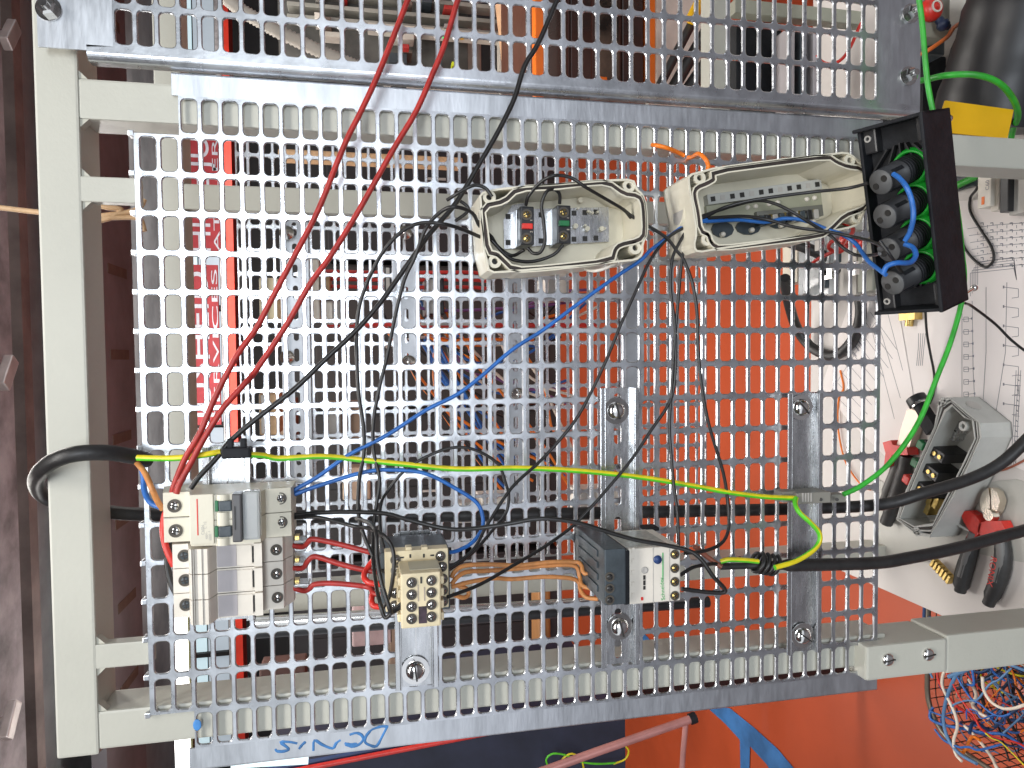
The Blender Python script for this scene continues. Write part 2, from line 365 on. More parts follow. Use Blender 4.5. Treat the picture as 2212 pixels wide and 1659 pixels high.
# ---- main perforated plate ----
PL = thing('perforated_plate', 'large zinc perforated plate in the middle carrying rails and switchgear', 'mounting plate', (-0.23, 0, 1.05))
mb = MB(); perf(mb, 0.0, 1.70, 0.0, (0, 43), (-1, 16), lambda i, j: j in (-1, 15) and i < 2)
mb.box((0.0, 0.0, 1.0526), (-0.45, 0.0018, 1.055)); mb.box((0.0, 0.0, 1.70), (-0.45, 0.0018, 1.7022))
part('sheet', mb, GALV, PL)
def bentflange(mb, xe, xo, z0, z1, y=0.0, back=0.012, th=0.0018, r=0.004):
    """flat strip from xe to xo then a rounded bend going back"""
    s = 1 if xo > xe else -1
    prof = [(xe, y)] + [(xo - s * r + s * r * math.sin(a), y + r - r * math.cos(a)) for a in [PI / 2 * k / 6 for k in range(7)]] + [(xo, y + back)]
    inn = [(xe, y + th)] + [(xo - s * r + s * (r - th) * math.sin(a), y + r - (r - th) * math.cos(a)) for a in [PI / 2 * k / 6 for k in range(7)]] + [(xo - s * th, y + back)]
    n = len(prof); vs = [Vector((a, b, z0)) for a, b in prof] + [Vector((a, b, z0)) for a, b in inn] + [Vector((a, b, z1)) for a, b in prof] + [Vector((a, b, z1)) for a, b in inn]
    fs = []; 
    for i in range(n - 1):
        fs += [(i, i + 1, 2 * n + i + 1, 2 * n + i), (n + i, n + i + 1, 3 * n + i + 1, 3 * n + i), (i, i + 1, n + i + 1, n + i), (2 * n + i, 2 * n + i + 1, 3 * n + i + 1, 3 * n + i)]
    fs += [(0, n, 3 * n, 2 * n), (n - 1, 2 * n - 1, 4 * n - 1, 3 * n - 1)]
    mb.add(vs, fs)
mb = MB(); bentflange(mb, 0.030, 0.0478, 1.0526, 1.6745, 0, 0.0032, r=0.002); part('edge_strip', mb, GALVD, PL)
fl = MB(); bentflange(fl, -0.480, -0.4985, 1.0526, 1.6745, 0, 0.012, r=0.002); FLP = part('edge_strip', fl, GALVD, PL)
mb = MB()
for j in range(16):                                   # sheared stubs and lip along the top edge
    x = -0.03 * j
    mb.box((x - 0.0021, -0.0004, 1.7020), (x + 0.0021, 0.0022, 1.7062), 0.0006)
    mb.box((x - 0.0021, 0.0018, 1.7035), (x + 0.0021, 0.0088, 1.7058), 0.0005)
mb.box((0.0015, 0.0066, 1.7015), (-0.4515, 0.0090, 1.7038))
part('top_lip', mb, GALV, PL)
# handwritten name
def stroke(mb, pts, w, y, tile=None):
    P = PX([(p[0], p[1]) for p in pts], y)
    for a, b in zip(P[:-1], P[1:]):
        d = (b - a).normalized(); nrm = d.cross(Y_); q = w / 2
        mb.obox((a + b) / 2, (d, nrm, Y_), ((b - a).length / 2 + q * 0.7, q * random.uniform(0.85, 1.15), 0.00015))
def T12(p): return [(553 + a / 3, 1106 + b / 3) for a, b in p]
for k in ([(770, 1402), (812, 1390), (858, 1390)], [(850, 1392), (820, 1450), (782, 1516), (740, 1512), (708, 1492), (712, 1455), (745, 1415), (772, 1402)],
          [(606, 1444), (650, 1432), (685, 1446), (694, 1476), (668, 1506), (620, 1520), (578, 1508)], [(574, 1498), (610, 1506), (655, 1502)],
          [(372, 1548), (378, 1480), (430, 1508), (496, 1532), (520, 1498), (548, 1478)],
          [(278, 1536), (298, 1510), (322, 1488)], [(268, 1500), (215, 1490), (160, 1492), (196, 1520), (212, 1540), (170, 1552), (132, 1548), (128, 1534)]):
    mb = MB(); mb.tube(PX(T12(k), 0), [.0010, .0013, .0011, .0013, .0009], 8, 3, nn0=(0, -1, 0))
    for q in mb.v: q.y *= .25
    part('pen_stroke', mb, BLUEINK, PL)
mb = MB(); mb.ball(at(426, 1566, -0.0002), 0.0032, sc=(1.5, 0.1, 1)); part('blue_mark', mb, BLUEINK, PL)

# ---- neighbouring plate (top of picture) ----
PN = thing('perforated_plate', 'neighbouring zinc perforated plate along the top of the picture, bolted to the frame', 'mounting plate', (0.3, -0.01, 1.05))
yN = -0.010; xb = at(1884, 225, yN).x; ztN = 1.7115
mb = MB(); perf(mb, xb + 0.0021, ztN, yN, (0, 43), (-17, 0)); part('sheet', mb, GALV, PN)
xlo = xb - 0.0021 + 0.0042; zr = at(1987, 238, yN).z; zl = at(82, 107, yN).z; xh = xlo + 0.51
mb = MB(); bentflange(mb, xlo, xlo - 0.0105, zr, at(187, 118, yN).z, yN, 0.013, r=0.0055); part('bent_edge', mb, GALV, PN)
mb = MB(); mb.box((xlo, yN, ztN - 0.645), (xh, yN + 0.0018, zr)); part('end_strip', mb, GALVD, PN)
mb = MB(); mb.prism([(xlo - 0.0015, yN, at(187, 118, yN).z), (xlo, yN, ztN), (xh, yN, ztN), (xh, yN, zl), (xlo - 0.004, yN, zl), (xlo - 0.004, yN, at(187, 118, yN).z)], (0, 0.0018, 0)); part('end_strip', mb, GALVD, PN)
def hexbolt(parent, p, r=0.0065, h=0.006, m=CHROME):
    mb = MB(); mb.cyl(p, p + Vector((0, -0.0014, 0)), r * 1.35, n=24); o = part('bolt', mb, m, parent)
    mb = MB(); p2 = p + Vector((0, -0.0014, 0)); mb.cyl(p2, p2 + Vector((0, -h * .8, 0)), r, n=6, smooth=False); mb.cyl(p2 + Vector((0, -h * .8, 0)), p2 + Vector((0, -h, 0)), r, r * .75, n=6, smooth=False)
    mb.cyl(p2 + Vector((0, -h, 0)), p2 + Vector((0, -h - 0.004, 0)), r * 0.45, n=12)
    part('bolt_head', mb, m, o)
for u, v in ((106, 20), (1966, 30), (1961, 165)): hexbolt(PN, at(u, v, yN - 0.0002))

# ---- plate of the rear frame ----
PB = thing('perforated_plate', 'rear perforated plate standing behind the main one, seen through its holes', 'mounting plate', (-0.2, 0.37, 1.05))
mb = MB(); perf(mb, -0.003, 1.690, 0.366, (0, 43), (-4, 15), seg=2); part('sheet', mb, GALV, PB)

# ================= MOUNTING RAILS =================
def railprof(mb, zc, x0, x1, y, slots=True, first=0.006, ends=True):
    """top-hat rail running along X: lips at the front, slotted web at the back"""
    a, bq, t, d = 0.0175, 0.0135, 0.0012, 0.0075
    for s in (1, -1):
        mb.box((x0, y, zc + s * bq), (x1, y + t, zc + s * a), 0.0004)
        mb.box((x0, y + 0.0002, zc + s * (bq - t)), (x1, y + d, zc + s * bq), 0.0003)
    L = abs(x1 - x0); n = max(1, int(L / 0.025)); p = L / n; xs = min(x0, x1)
    w = bq - t
    for k in range(n):
        xc = xs + p * (k + 0.5)
        if slots: cell(mb, xc, zc, y + d - t, p / 2, w, 0.0085, 0.0031, 0.003, t, 3, 0.0002)
        else: mb.box((xs + p * k, y + d - t, zc - w), (xs + p * (k + 1), y + d, zc + w))
def rail(uc, v0, v1, label, screws=(), slots=True, yf=-0.0135, name='mounting_rail', grp=None, vm=None, seam=False):
    c0 = at(uc, (v0 + v1) / 2, yf); x0 = at(uc, v0, yf).x; x1 = at(uc, v1, yf).x
    t = thing(name, label, 'rail', (c0.x, yf, c0.z), grp)
    mb = MB(); railprof(mb, c0.z, x0, x1, yf, slots); part('rail_body', mb, RAILM, t)
    if seam:
        mb = MB(); mb.box((x0, yf + 0.0058, c0.z - 0.0002), (x1, yf + 0.0061, c0.z + 0.0004)); part('scribe_line', mb, CHROME, t)
    for u, v in screws: screw(t, 'screw', at(u, v, yf + 0.005), 0.0078, h=0.0062, ang=random.uniform(-1, 1), washer=True)
    for x in (x0 - 0.02, x1 + 0.02):
        mb = MB(); mb.cyl((x, yf + 0.0075, c0.z), (x, 0.0, c0.z), 0.0055, n=12); part('spacer', mb, CHROME, t)
    return c0
R1 = rail(492, 965, 1345, 'short zinc mounting rail behind the two white circuit breakers', slots=False, seam=True)
R2 = rail(899, 1150, 1489, 'zinc rail under the cream contactor, its round slotted screw at the bottom', [(897, 1447)], slots=False, seam=True)
R3 = rail(1340, 838, 1440, 'long slotted zinc rail behind the dark overload relay, with two round screws', [(1330, 887), (1338, 1353)])
R4 = rail(1739, 850, 1412, 'dull unslotted zinc rail near the right end of the plate, crossed by the black cable', [(1729, 880), (1733, 1372)], slots=False)
# ================= SWITCHGEAR ON THE PLATE =================
def profile_prism(mb, prof, v, x0, x1):
    """outline given as (u, y) at picture height v, extruded from x0 to x1"""
    pts = []
    for u, y in prof: p = at(u, v, y); pts.append(Vector((x0, y, p.z)))
    mb.prism(pts, (x1 - x0, 0, 0))
def face_text(mb, s, u, v, y, size, up=False):
    text_mesh(mb, s, at(u, v, y), (1, 0, 0), (0, 0, 1), size) if not up else text_mesh(mb, s, at(u, v, y), (0, 0, -1), (1, 0, 0), size)
def recess_screw(parent, p, r, ang=0.5, dark=True, m=CHROME):
    mb = MB(); mb.pipe(p + Vector((0, -0.0004, 0)), p + Vector((0, 0.0006, 0)), r * 1.22, r, 20); mb.cyl(p + Vector((0, -0.0001, 0)), p + Vector((0, 0.0004, 0)), r, n=20); o = part('terminal', mb, RECESS, parent)
    mb = MB(); mb.lathe(p, (0, -1, 0), [(0, r * .78), (0.0005, r * .74), (0.0009, r * .4), (0.001, 0.0001)], 16); s = part('terminal_screw', mb, m, o)
    d = Vector((math.cos(ang), 0, math.sin(ang))); mb = MB(); mb.obox(p + Vector((0, -0.0010, 0)), (d, Y_, d.cross(Y_)), (r * .72, 0.0003, r * .13)); mb.obox(p + Vector((0, -0.0011, 0)), (d.cross(Y_), Y_, d), (r * .62, 0.0003, r * .11)); part('slot', mb, DARKHOLE, o)

U1 = lambda t: 336.1 + .1961 * t
V1 = lambda t: 1019.2 + .1961 * t
# --- two pole circuit breaker ---
B = thing('circuit_breaker', 'two pole circuit breaker with two switch toggles, a red line and clear window', 'circuit breaker', at(490, 1110, -0.014))
xa, xb2 = at(490, V1(205), -0.044).x, at(490, V1(745), -0.044).x
xm = (xa + xb2) / 2
for k, (x0, x1) in enumerate(((xa, xm + 0.0003), (xm - 0.0003, xb2))):
    mb = MB(); profile_prism(mb, [(353, -.0425), (410, -.0425), (411.5, -.058), (462, -.0595), (562, -.058), (574, -.046), (629, -.044), (634, -.038), (640, -.014), (356, -.014)], 1112, x0, x1); part('body', mb, BEIGE, B)
mb = MB(); pbox(mb, U1(372), V1(250), U1(640), V1(800), -0.0612, -0.0590, 0.0006); part('front_plate', mb, BEIGE, B)
for v0, v1 in ((250, 318), (446, 598), (728, 800)):
    mb = MB(); a, c = at(U1(645), V1(v0), -.058), at(U1(840), V1(v1), -.058); mb.cyl((a.x, -0.0555, (a.z + c.z) / 2), (c.x, -0.0555, (a.z + c.z) / 2), abs(a.z - c.z) / 2 * 0.98, n=24); part('toggle_hub', mb, BEIGE, B)
for v0, v1 in ((322, 440), (602, 722)):
    mb = MB(); pbox(mb, U1(690), V1(v0), U1(838), V1(v1), -0.0625, -0.052, 0.001); o = part('toggle', mb, SLATE, B)
    mb = MB(); pbox(mb, U1(650), V1(v0), U1(690), V1(v1), -0.0618, -0.053, 0.0005); part('green_flag', mb, GREEND, o)
mb = MB(); pbox(mb, U1(840), V1(245), U1(950), V1(780), -0.0685, -0.056, 0.0012); part('handle_bar', mb, mat('dark_grey_plastic', (0.07, 0.067, 0.068), 0.35), B)
mb = MB(); pbox(mb, U1(868), V1(380), U1(880), V1(640), -0.069, -0.068); part('groove', mb, DARKHOLE, B)
mb = MB(); pbox(mb, U1(955), V1(215), U1(1150), V1(755), -0.066, -0.057, 0.002); part('clear_window', mb, GLASSY, B)
mb = MB(); pbox(mb, U1(990), V1(240), U1(1110), V1(740), -0.0575, -0.0572); part('inner_label', mb, PAPER, B)
mb = MB(); a, c = at(U1(447), V1(300), -.0614), at(U1(475), V1(700), -.0614); mb.box((a.x, -.0614, (a.z + c.z) / 2 - .0004), (c.x, -.0611, (a.z + c.z) / 2 + .0004)); part('red_line', mb, REDPRINT, B)
mb = MB()
for s_, u, v, z in (('C60N', 520, 640, .0028), ('C 10', 545, 590, .0026), ('400V~', 560, 700, .002), ('6000', 600, 720, .0024), ('3', 590, 660, .0018)): text_mesh(mb, s_, at(U1(u), V1(v), -.0614), (1, 0, 0), (0, 0, 1), z)
part('printed_text', mb, mat('pale_print', (0.42, 0.41, 0.38), .7), B)
for u, v in ((208, 375), (222, 650)): recess_screw(B, at(U1(u), V1(v), -.0427), 0.0040, 1.3)
for u, v in ((1375, 293), (1385, 555)): recess_screw(B, at(U1(u), V1(v), -.0445), 0.0037, 0.3)
mb = MB(); a = at(365, V1(515), -.0428); mb.box((a.x - .00025, -.0428, at(353, 1120, -.043).z), (a.x + .00025, -.0424, at(410, 1120, -.043).z)); part('module_joint', mb, GREYP, B)

# --- three pole fuse holder ---
B3 = thing('fuse_holder', 'three pole white fuse carrier block mounted below the two pole breaker', 'fuse holder', at(490, 1255, -0.014))
x0, x1 = at(500, V1(765) + 2, -.044).x, at(500, V1(1592), -.044).x
w = (x1 - x0) / 3
for k in range(3):
    a, c = x0 + w * k - math.copysign(.0003, -w), x0 + w * (k + 1) + math.copysign(.0003, -w)
    mb = MB(); profile_prism(mb, [(374, -.0395), (408, -.0395), (409, -.054), (412, -.057), (449, -.0585), (453, -.057), (469, -.047), (566, -.046), (568, -.037), (612, -.036), (618, -.031), (634, -.022), (638, -.014), (378, -.014)], 1250, a, c); bd = part('module', mb, WHITEP, B3)
    mid = (a + c) / 2
    mb = MB(); profile_prism(mb, [(470, -.0475), (512, -.0475), (512, -.046), (470, -.046)], 1250, mid - w * .42, mid + w * .42); part('panel', mb, VIOL, bd)
    mb = MB(); profile_prism(mb, [(512.5, -.0474), (545, -.0474), (545, -.046), (512.5, -.046)], 1250, mid - w * .40, mid + w * .40); part('panel', mb, WHITEP, bd)
    mb = MB(); profile_prism(mb, [(545.8, -.0468), (549.4, -.0468), (549.4, -.045), (545.8, -.045)], 1250, mid - w * .33, mid + w * .33); part('slot', mb, DARKHOLE, bd)
    mb = MB(); profile_prism(mb, [(550, -.0492), (567, -.0492), (567, -.046), (550, -.046)], 1250, mid - w * .46, mid + w * .46); part('catch', mb, WHITEP, bd)
    for uu in (414, 418.5, 436): mb = MB(); profile_prism(mb, [(uu, -.0589), (uu + 1.1, -.0589), (uu + 1.1, -.057), (uu, -.057)], 1250, mid - w * .5, mid + w * .5); part('groove', mb, GREYP, bd)
for u, v in ((315, 925), (325, 1195), (335, 1465)): recess_screw(B3, at(U1(u), V1(v), -.0400), 0.0037, .2, m=SLATE)
for u, v in ((1328, 860), (1332, 1125), (1342, 1385)): recess_screw(B3, at(U1(u), V1(v), -.0370), 0.0034, .9, m=CHROME)
for v in (1182, 1230, 1277):
    mb = MB(); pbox(mb, 634, v - 15, 668, v - 8, -.026, -.010, .001); o = part('terminal_cover', mb, GLASSY, B3)
    mb = MB(); pbox(mb, 637, v - 24, 646, v - 14, -.020, -.012); part('contact', mb, BRASS, o)

# --- contactor with auxiliary block ---
U2 = lambda t: 791.5 + .1634 * t
V2 = lambda t: 1111.4 + .1634 * t
C1 = thing('contactor', 'cream contactor with dark base and stepped eight screw auxiliary block in front', 'contactor', at(900, 1260, -.014))
mb = MB(); pbox(mb, 822, 1190, 972, 1322, -.062, -.012, .0012); part('base', mb, SLATE, C1)
mb = MB(); pbox(mb, 815, 1202, 826, 1216, -.05, -.03, .001); screw(C1, 'screw', at(822, 1180, -.03), .002); part('ear', mb, SLATE, C1)
mb = MB(); pbox(mb, 832, 1188, 969, 1317, -.0735, -.0622, .0008); part('front_cover', mb, CREAM, C1)
for u, v in ((385, 600), (390, 740), (380, 1040), (375, 1205), (980, 550), (1002, 690), (1010, 850), (1012, 1000), (1015, 1150)): recess_screw(C1, at(U2(u), V2(v), -.0738), .0031, u)
for u, v, a, c in ((470, 570, 26, 10), (580, 550, 12, 24), (760, 545, 12, 24), (870, 540, 26, 10)):
    mb = MB(); pbox(mb, U2(u - a), V2(v - c), U2(u + a), V2(v + c), -.0738, -.0732); part('slot', mb, DARKHOLE, C1)
for u in (560, 770): mb = MB(); pbox(mb, U2(u - 42), V2(430), U2(u + 42), V2(475), -.0735, -.066, .0006); part('catch', mb, CREAM, C1)
ax_ = MB(); pbox(ax_, U2(455), V2(772), U2(985), V2(1495), -.106, -.0737, .0012); AX = part('auxiliary_block', ax_, CREAM, C1)
mb = MB(); a, c = at(U2(560), V2(640), -.0908), at(U2(960), V2(640), -.0908); xt = at(U2(700), V2(772), -.106).x
mb.box((xt + .0003, -.0985, c.z), (xt - .001, -.078, a.z)); part('label_plate', mb, mat('greenish_cream', (0.46, .43, .33), .4), AX)
for k, v in enumerate((900, 1060, 1220, 1380)):
    for u, dv in ((598, 0), (860, -28)):
        recess_screw(AX, at(U2(u), V2(v + dv), -.1063), .0030, .4 + k)
    for u, s in ((440, -1), (1000, 1)):
        mb = MB(); pbox(mb, U2(u - 28), V2(v - 60 - (25 if s > 0 else 0)), U2(u + 28), V2(v + 45 - (25 if s > 0 else 0)), -.099, -.078, .001); part('terminal_ear', mb, CREAM, AX)
mb = MB(); pbox(mb, U2(712), V2(825), U2(736), V2(912), -.1064, -.1055); part('slot', mb, DARKHOLE, AX)
mb = MB(); pbox(mb, U2(690), V2(1215), U2(800), V2(1440), -.1063, -.1058, .0001); part('ink_smudge', mb, mat('smudge', (.06, .035, .05), .6, 0, .3, 90), AX)
mb = MB(); pbox(mb, U2(678), V2(930), U2(690), V2(1150), -.1063, -.1058); pbox(mb, U2(760), V2(960), U2(775), V2(1140), -.1063, -.1058); part('printed_mark', mb, mat('pale_print2', (.36, .30, .25), .7), AX)

# --- overload relay on a black contactor base ---
U3 = lambda t: 1225.3 + .1716 * t
V3 = lambda t: 1116.8 + .1716 * t
OR = thing('overload_relay', 'dark grey and cream thermal overload relay with blue dial and green stripe', 'relay', at(1380, 1240, -.014))
mb = MB(); pbox(mb, 1306, 1186, 1352, 1307, -.085, -.008, .001); DB = part('dark_body', mb, SLATE, OR)
for t in (215, 300, 385, 440):
    pass
zl_ = at(1306, 1240, -.085).z
mb = MB()
for k in range(4):
    x = at(1306, 1200 + k * 26, -.085).x; mb.box((x, -.070 + .0, zl_ + .0012), (x - .005, -.02, zl_ + .0001), .0005)
part('cooling_rib', mb, SLATE, DB)
for v in (755, 900, 1045): recess_screw(DB, at(U3(535), V3(v), -.0853), .0030, .4, m=BLACKS)
mb = MB(); pbox(mb, 1349, 1190, 1360, 1306, -.080, -.012); part('gap', mb, BLACKP, OR)
mb = MB(); pbox(mb, 1357, 1182, 1470, 1302, -.076, -.020, .0012); CRB = part('cream_body', mb, WHITEP, OR)
xt = at(1420, 1182, -.076).x
mb = MB(); za, zb_ = at(1357, 1182, -.076).z, at(1450, 1182, -.076).z
mb.box((xt + .0003, -.072, zb_), (xt - .0005, -.024, za - .001)); part('side_label', mb, mat('grey_label', (.40, .40, .36), .4, 0, .12, 300), CRB)
mb = MB(); pbox(mb, 1395, 1140, 1425, 1148, -.022, -.008, .001); part('mounting_hook', mb, BLACKP, OR)
for t in (1078, 1284): mb = MB(); pbox(mb, U3(t), V3(375), U3(t + 7), V3(1075), -.0763, -.0758); part('joint', mb, GREYP, CRB)
for v in (470, 645, 815, 990): recess_screw(CRB, at(U3(1355), V3(v), -.0762), .0031, .6, m=BRASS)
mb = MB(); mb.lathe(at(U3(1135), V3(535), -.0762), (0, -1, 0), [(0, .0034), (.0012, .0033), (.0015, .0001)], 20); part('blue_dial', mb, mat('navy_plastic', (.02, .05, .16), .4), CRB)
mb = MB(); pbox(mb, U3(1200), V3(450), U3(1211), V3(790), -.0764, -.0759); part('green_stripe', mb, GREENPRINT, CRB)
mb = MB(); text_mesh(mb, 'Schneider', at(U3(1200), V3(905), -.0764), (1, 0, 0.08), (-0.08, 0, 1), .0046); part('printed_text', mb, GREENPRINT, CRB)
mb = MB(); mb.lathe(at(U3(975), V3(670), -.0762), (0, -1, 0), [(0, .0028), (.0002, .0028), (.0002, .0019), (-.0002, .0001)], 18); part('recess', mb, GREYP, CRB)
for v0, v1 in ((735, 790), (800, 860), (870, 915)): mb = MB(); pbox(mb, U3(958), V3(v0), U3(986), V3(v1), -.0764, -.0759); part('switch_slot', mb, DARKHOLE, CRB)
mb = MB(); pbox(mb, U3(930), V3(1010), U3(958), V3(1050), -.0764, -.0757); part('red_button', mb, REDB, CRB)
for v in (420, 560, 700, 850, 990): mb = MB(); pbox(mb, U3(815), V3(v - 30), U3(850), V3(v + 35), -.0768, -.0757, .0003); part('moulding', mb, WHITEP, CRB)

# --- grey terminal and black clip ---
T = thing('terminal_block', 'small grey earth terminal clipped across the dull rail, yellow green wire on its side', 'terminal', at(1750, 1076, -.03))
mb = MB(); pbox(mb, 1690, 1062, 1722, 1086, -.024, -.010, .001); pbox(mb, 1721, 1064, 1795, 1088, -.030, -.008, .001); part('body', mb, mat('terminal_grey', (.22, .21, .18), .5), T)
mb = MB(); pbox(mb, 1796, 1068, 1828, 1086, -.022, -.010, .001); part('clamp_end', mb, mat('terminal_grey', (.22, .21, .18), .5), T)
for u in (1773, 1808): mb = MB(); mb.cyl(at(u, 1079, -.0305), at(u, 1079, -.0285), .0016, n=12); part('hole', mb, DARKHOLE, T)
for k in range(4): mb = MB(); pbox(mb, 1733 + 6 * k, 1065, 1736 + 6 * k, 1084, -.0306, -.0295); part('rib', mb, GREYP, T)
T = thing('wire_clip', 'black plastic wire clip with two prongs gripping the yellow green wire', 'clip', at(508, 985, -.04))
mb = MB(); pbox(mb, 477, 968, 541, 991, -.046, -.034, .0015); part('body', mb, BLACKP, T)
for u in (496, 524): mb = MB(); pbox(mb, u - 6, 948, u + 7, 970, -.043, -.037, .001); part('prong', mb, BLACKP, T)

# ================= ENCLOSURES =================
def offset(pts, d):
    n = len(pts); out = []
    area_ = sum(pts[i].x * pts[(i + 1) % n].z - pts[(i + 1) % n].x * pts[i].z for i in range(n)); s = 1 if area_ > 0 else -1
    for i in range(n):
        a, b, c = pts[i - 1], pts[i], pts[(i + 1) % n]
        e1 = Vector((b.x - a.x, 0, b.z - a.z)).normalized(); e2 = Vector((c.x - b.x, 0, c.z - b.z)).normalized()
        n1 = Vector((e1.z, 0, -e1.x)) * s; n2 = Vector((e2.z, 0, -e2.x)) * s; m = (n1 + n2); m = m.normalized() if m.length > .01 else n1
        k = min(1.6, 1 / max(.4, m.dot(n1))); out.append(b + m * d * k)
    return out
def chaikin(p, it=1):
    for _ in range(it):
        q = []
        for i in range(len(p)):
            a, b = p[i], p[(i + 1) % len(p)]; q += [a * .78 + b * .22, a * .22 + b * .78]
        p = q
    return p
def enclosure(name, label, cat, conv, inner, outer, lugs, yr, yb, mtl):
    P = chaikin([at(*conv(*q), yr) for q in inner]); O = chaikin([at(*conv(*q), yr) for q in outer])
    D = Vector((0, yb - yr, 0))
    c = sum(P, Vector()) / len(P); t = thing(name, label, cat, (c.x, yb, c.z))
    mb = MB(); mb.prism([p + D - Vector((0, .0025, 0)) for p in O], (0, .0025, 0)); mb.wall(O, offset(O, -.0016), D); part('shell', mb, mtl, t)
    mb = MB(); mb.wall(offset(P, .0011), P, D * .97); mb.wall(offset(P, .0051), offset(P, .0041), D * .97); part('inner_wall', mb, mtl, t)
    S_ = [p + Vector((0, .0010, 0)) for p in P]; mb = MB(); mb.wall(offset(S_, .0041), offset(S_, .0011), (0, .004, 0)); part('seal', mb, SEAL, t)
    mb = MB(); mb.prism([p + Vector((0, .0030, 0)) for p in offset(P, .0046)], (0, .0005, 0)) if False else None
    for q in lugs:
        p = at(*conv(*q), yr)
        mb = MB(); mb.pipe(p + Vector((0, .001, 0)), p + D * .96, .0052, .0024, 22); lg = part('screw_lug', mb, mtl, t)
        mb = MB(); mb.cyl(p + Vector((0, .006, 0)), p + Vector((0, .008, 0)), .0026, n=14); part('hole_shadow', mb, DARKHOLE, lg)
    return t
c1 = lambda a, b: (965 + .201 * a, 347 + .201 * b)
E1 = enclosure('control_box', 'open beige control box holding a red and a green contact block', 'box', c1,
   [(418, 520), (640, 470), (780, 335), (1150, 320), (1450, 285), (1725, 265), (1900, 390), (2050, 410), (2080, 480), (2095, 770), (2050, 825), (1850, 870), (1785, 930), (1755, 1040), (1100, 1115), (730, 1140), (600, 1010), (560, 975), (475, 955), (445, 700)],
   [(345, 345), (520, 300), (700, 280), (1350, 232), (1700, 203), (2010, 190), (2050, 300), (2115, 360), (2155, 480), (2168, 790), (2115, 890), (2115, 1010), (2040, 1075), (1850, 1092), (1500, 1135), (1150, 1160), (700, 1200), (450, 1215), (415, 1050), (385, 950), (372, 700), (362, 500)],
   [(460, 388), (1965, 268), (520, 1080), (2032, 935)], -.048, -.004, BEIGE)
yi = -.0065
def tq(conv, pts, y): return [at(*conv(*q), y) for q in pts]
mb = MB(); mb.prism(tq(c1, [(610, 640), (700, 480), (830, 455), (900, 520), (1740, 500), (1745, 870), (1100, 905), (620, 950)], -.0115), (0, .0015, 0)); PLT = part('rail_plate', mb, RAILM, E1)
for k in range(9):
    for r0 in (0, 1):
        q = (650 + k * 118 + 10, (600 if r0 == 0 else 880) - k * 6)
        mb = MB(); a = at(*c1(q[0], q[1]), -.0118); mb.box((a.x - .0021, -.0118, a.z - .0021), (a.x + .0021, -.0114, a.z + .0021)); part('square_hole', mb, DARKHOLE, PLT)
for k in range(12):
    mb = MB(); p = at(*c1(1350 + random.uniform(-20, 350), random.choice((440, 520, 560, 700, 740)) + random.uniform(-10, 10)), -.0118); mb.cyl(p, p + Vector((0, -.004, 0)), random.choice((.001, .0022)), n=10); part('peg', mb, BEIGE, PLT)
for lo, uu, m_, dy in (('red', 865, REDB, 0), ('green', 1260, GREEND, -12)):
    mb = MB(); pbox(mb, *c1(uu - 72, 490 + dy), *c1(uu + 75, 905 + dy), -.036, -.012, .001); cb = part('contact_block', mb, BLACKS, E1)
    mb = MB(); pbox(mb, *c1(uu - 122, 520 + dy), *c1(uu - 66, 930 + dy), -.022, -.010, .001); part('bracket', mb, GALVD, cb)
    mb = MB(); pbox(mb, *c1(uu - 50, 672 + dy * 2.6), *c1(uu + 62, 730 + dy * 2.6), -.0395, -.035, .0006); part('lever', mb, m_, cb)
    for v in (580, 835): recess_screw(cb, at(*c1(uu - 5, v + dy * 2), -.0363), .0036, v, m=BRASS)
    mb = MB()
    for v in (640, 765): text_mesh(mb, '1' if v < 700 else '2', at(*c1(uu + 45, v + dy * 2), -.0364), (1, 0, 0), (0, 0, 1), .0028)
    part('printed_text', mb, WHITEW, cb)
mb = MB(); p = at(*c1(2010, 700), -.026); mb.pipe(p + Vector((0, 0, .001)), p - Vector((0, 0, .005)), .0105, .0088, 26); part('cable_entry', mb, BEIGE, E1)
mb = MB(); mb.cyl(p + Vector((0, 0, .0006)), p - Vector((0, 0, .001)), .0088, n=26); part('entry_hole', mb, DARKHOLE, E1)

c2 = lambda a, b: (1409.6 + .2206 * a, 303.6 + .2206 * b)
E2 = enclosure('control_box', 'open beige control box with a cable hole in its end and a perforated strip inside', 'box', c2,
   [(625, 332), (1150, 262), (1720, 185), (1800, 240), (1910, 285), (2040, 300), (2085, 380), (2095, 600), (2045, 645), (1870, 705), (1730, 845), (1640, 905), (1130, 968), (665, 1025), (600, 985), (575, 900), (495, 862), (478, 700), (440, 530), (455, 485), (545, 450), (632, 400)],
   [(345, 330), (520, 285), (600, 262), (1150, 187), (1720, 128), (1900, 105), (1990, 160), (2085, 250), (2150, 480), (2130, 620), (2070, 715), (2050, 800), (1980, 850), (1700, 905), (1100, 1005), (660, 1065), (440, 1105), (395, 1040), (425, 900), (395, 700), (350, 450)],
   [(468, 362), (1940, 190), (545, 965), (2010, 745)], -.052, -.004, BEIGE)
def obar(mb, a, b, w, y0, y1):
    d = (b - a); L = d.length / 2; d.normalize(); mb.obox(Vector(((a.x + b.x) / 2, (y0 + y1) / 2, (a.z + b.z) / 2)), (d, Y_, d.cross(Y_)), (L, abs(y1 - y0) / 2, w / 2), .0004)
A_, B_ = at(*c2(530, 585), -.012), at(*c2(1640, 430), -.012)
mb = MB(); obar(mb, A_, B_, .009, -.0145, -.0065); STP = part('perforated_strip', mb, LGREY, E2)
for k in range(12):
    p = A_.lerp(B_, (k + .5) / 12); d = (B_ - A_).normalized(); mb = MB(); mb.obox((p.x, -.0147, p.z), (d, Y_, d.cross(Y_)), (.0021, .0003, .0021)); part('square_hole', mb, [DARKHOLE, GREYP, DARKHOLE][k % 3], STP)
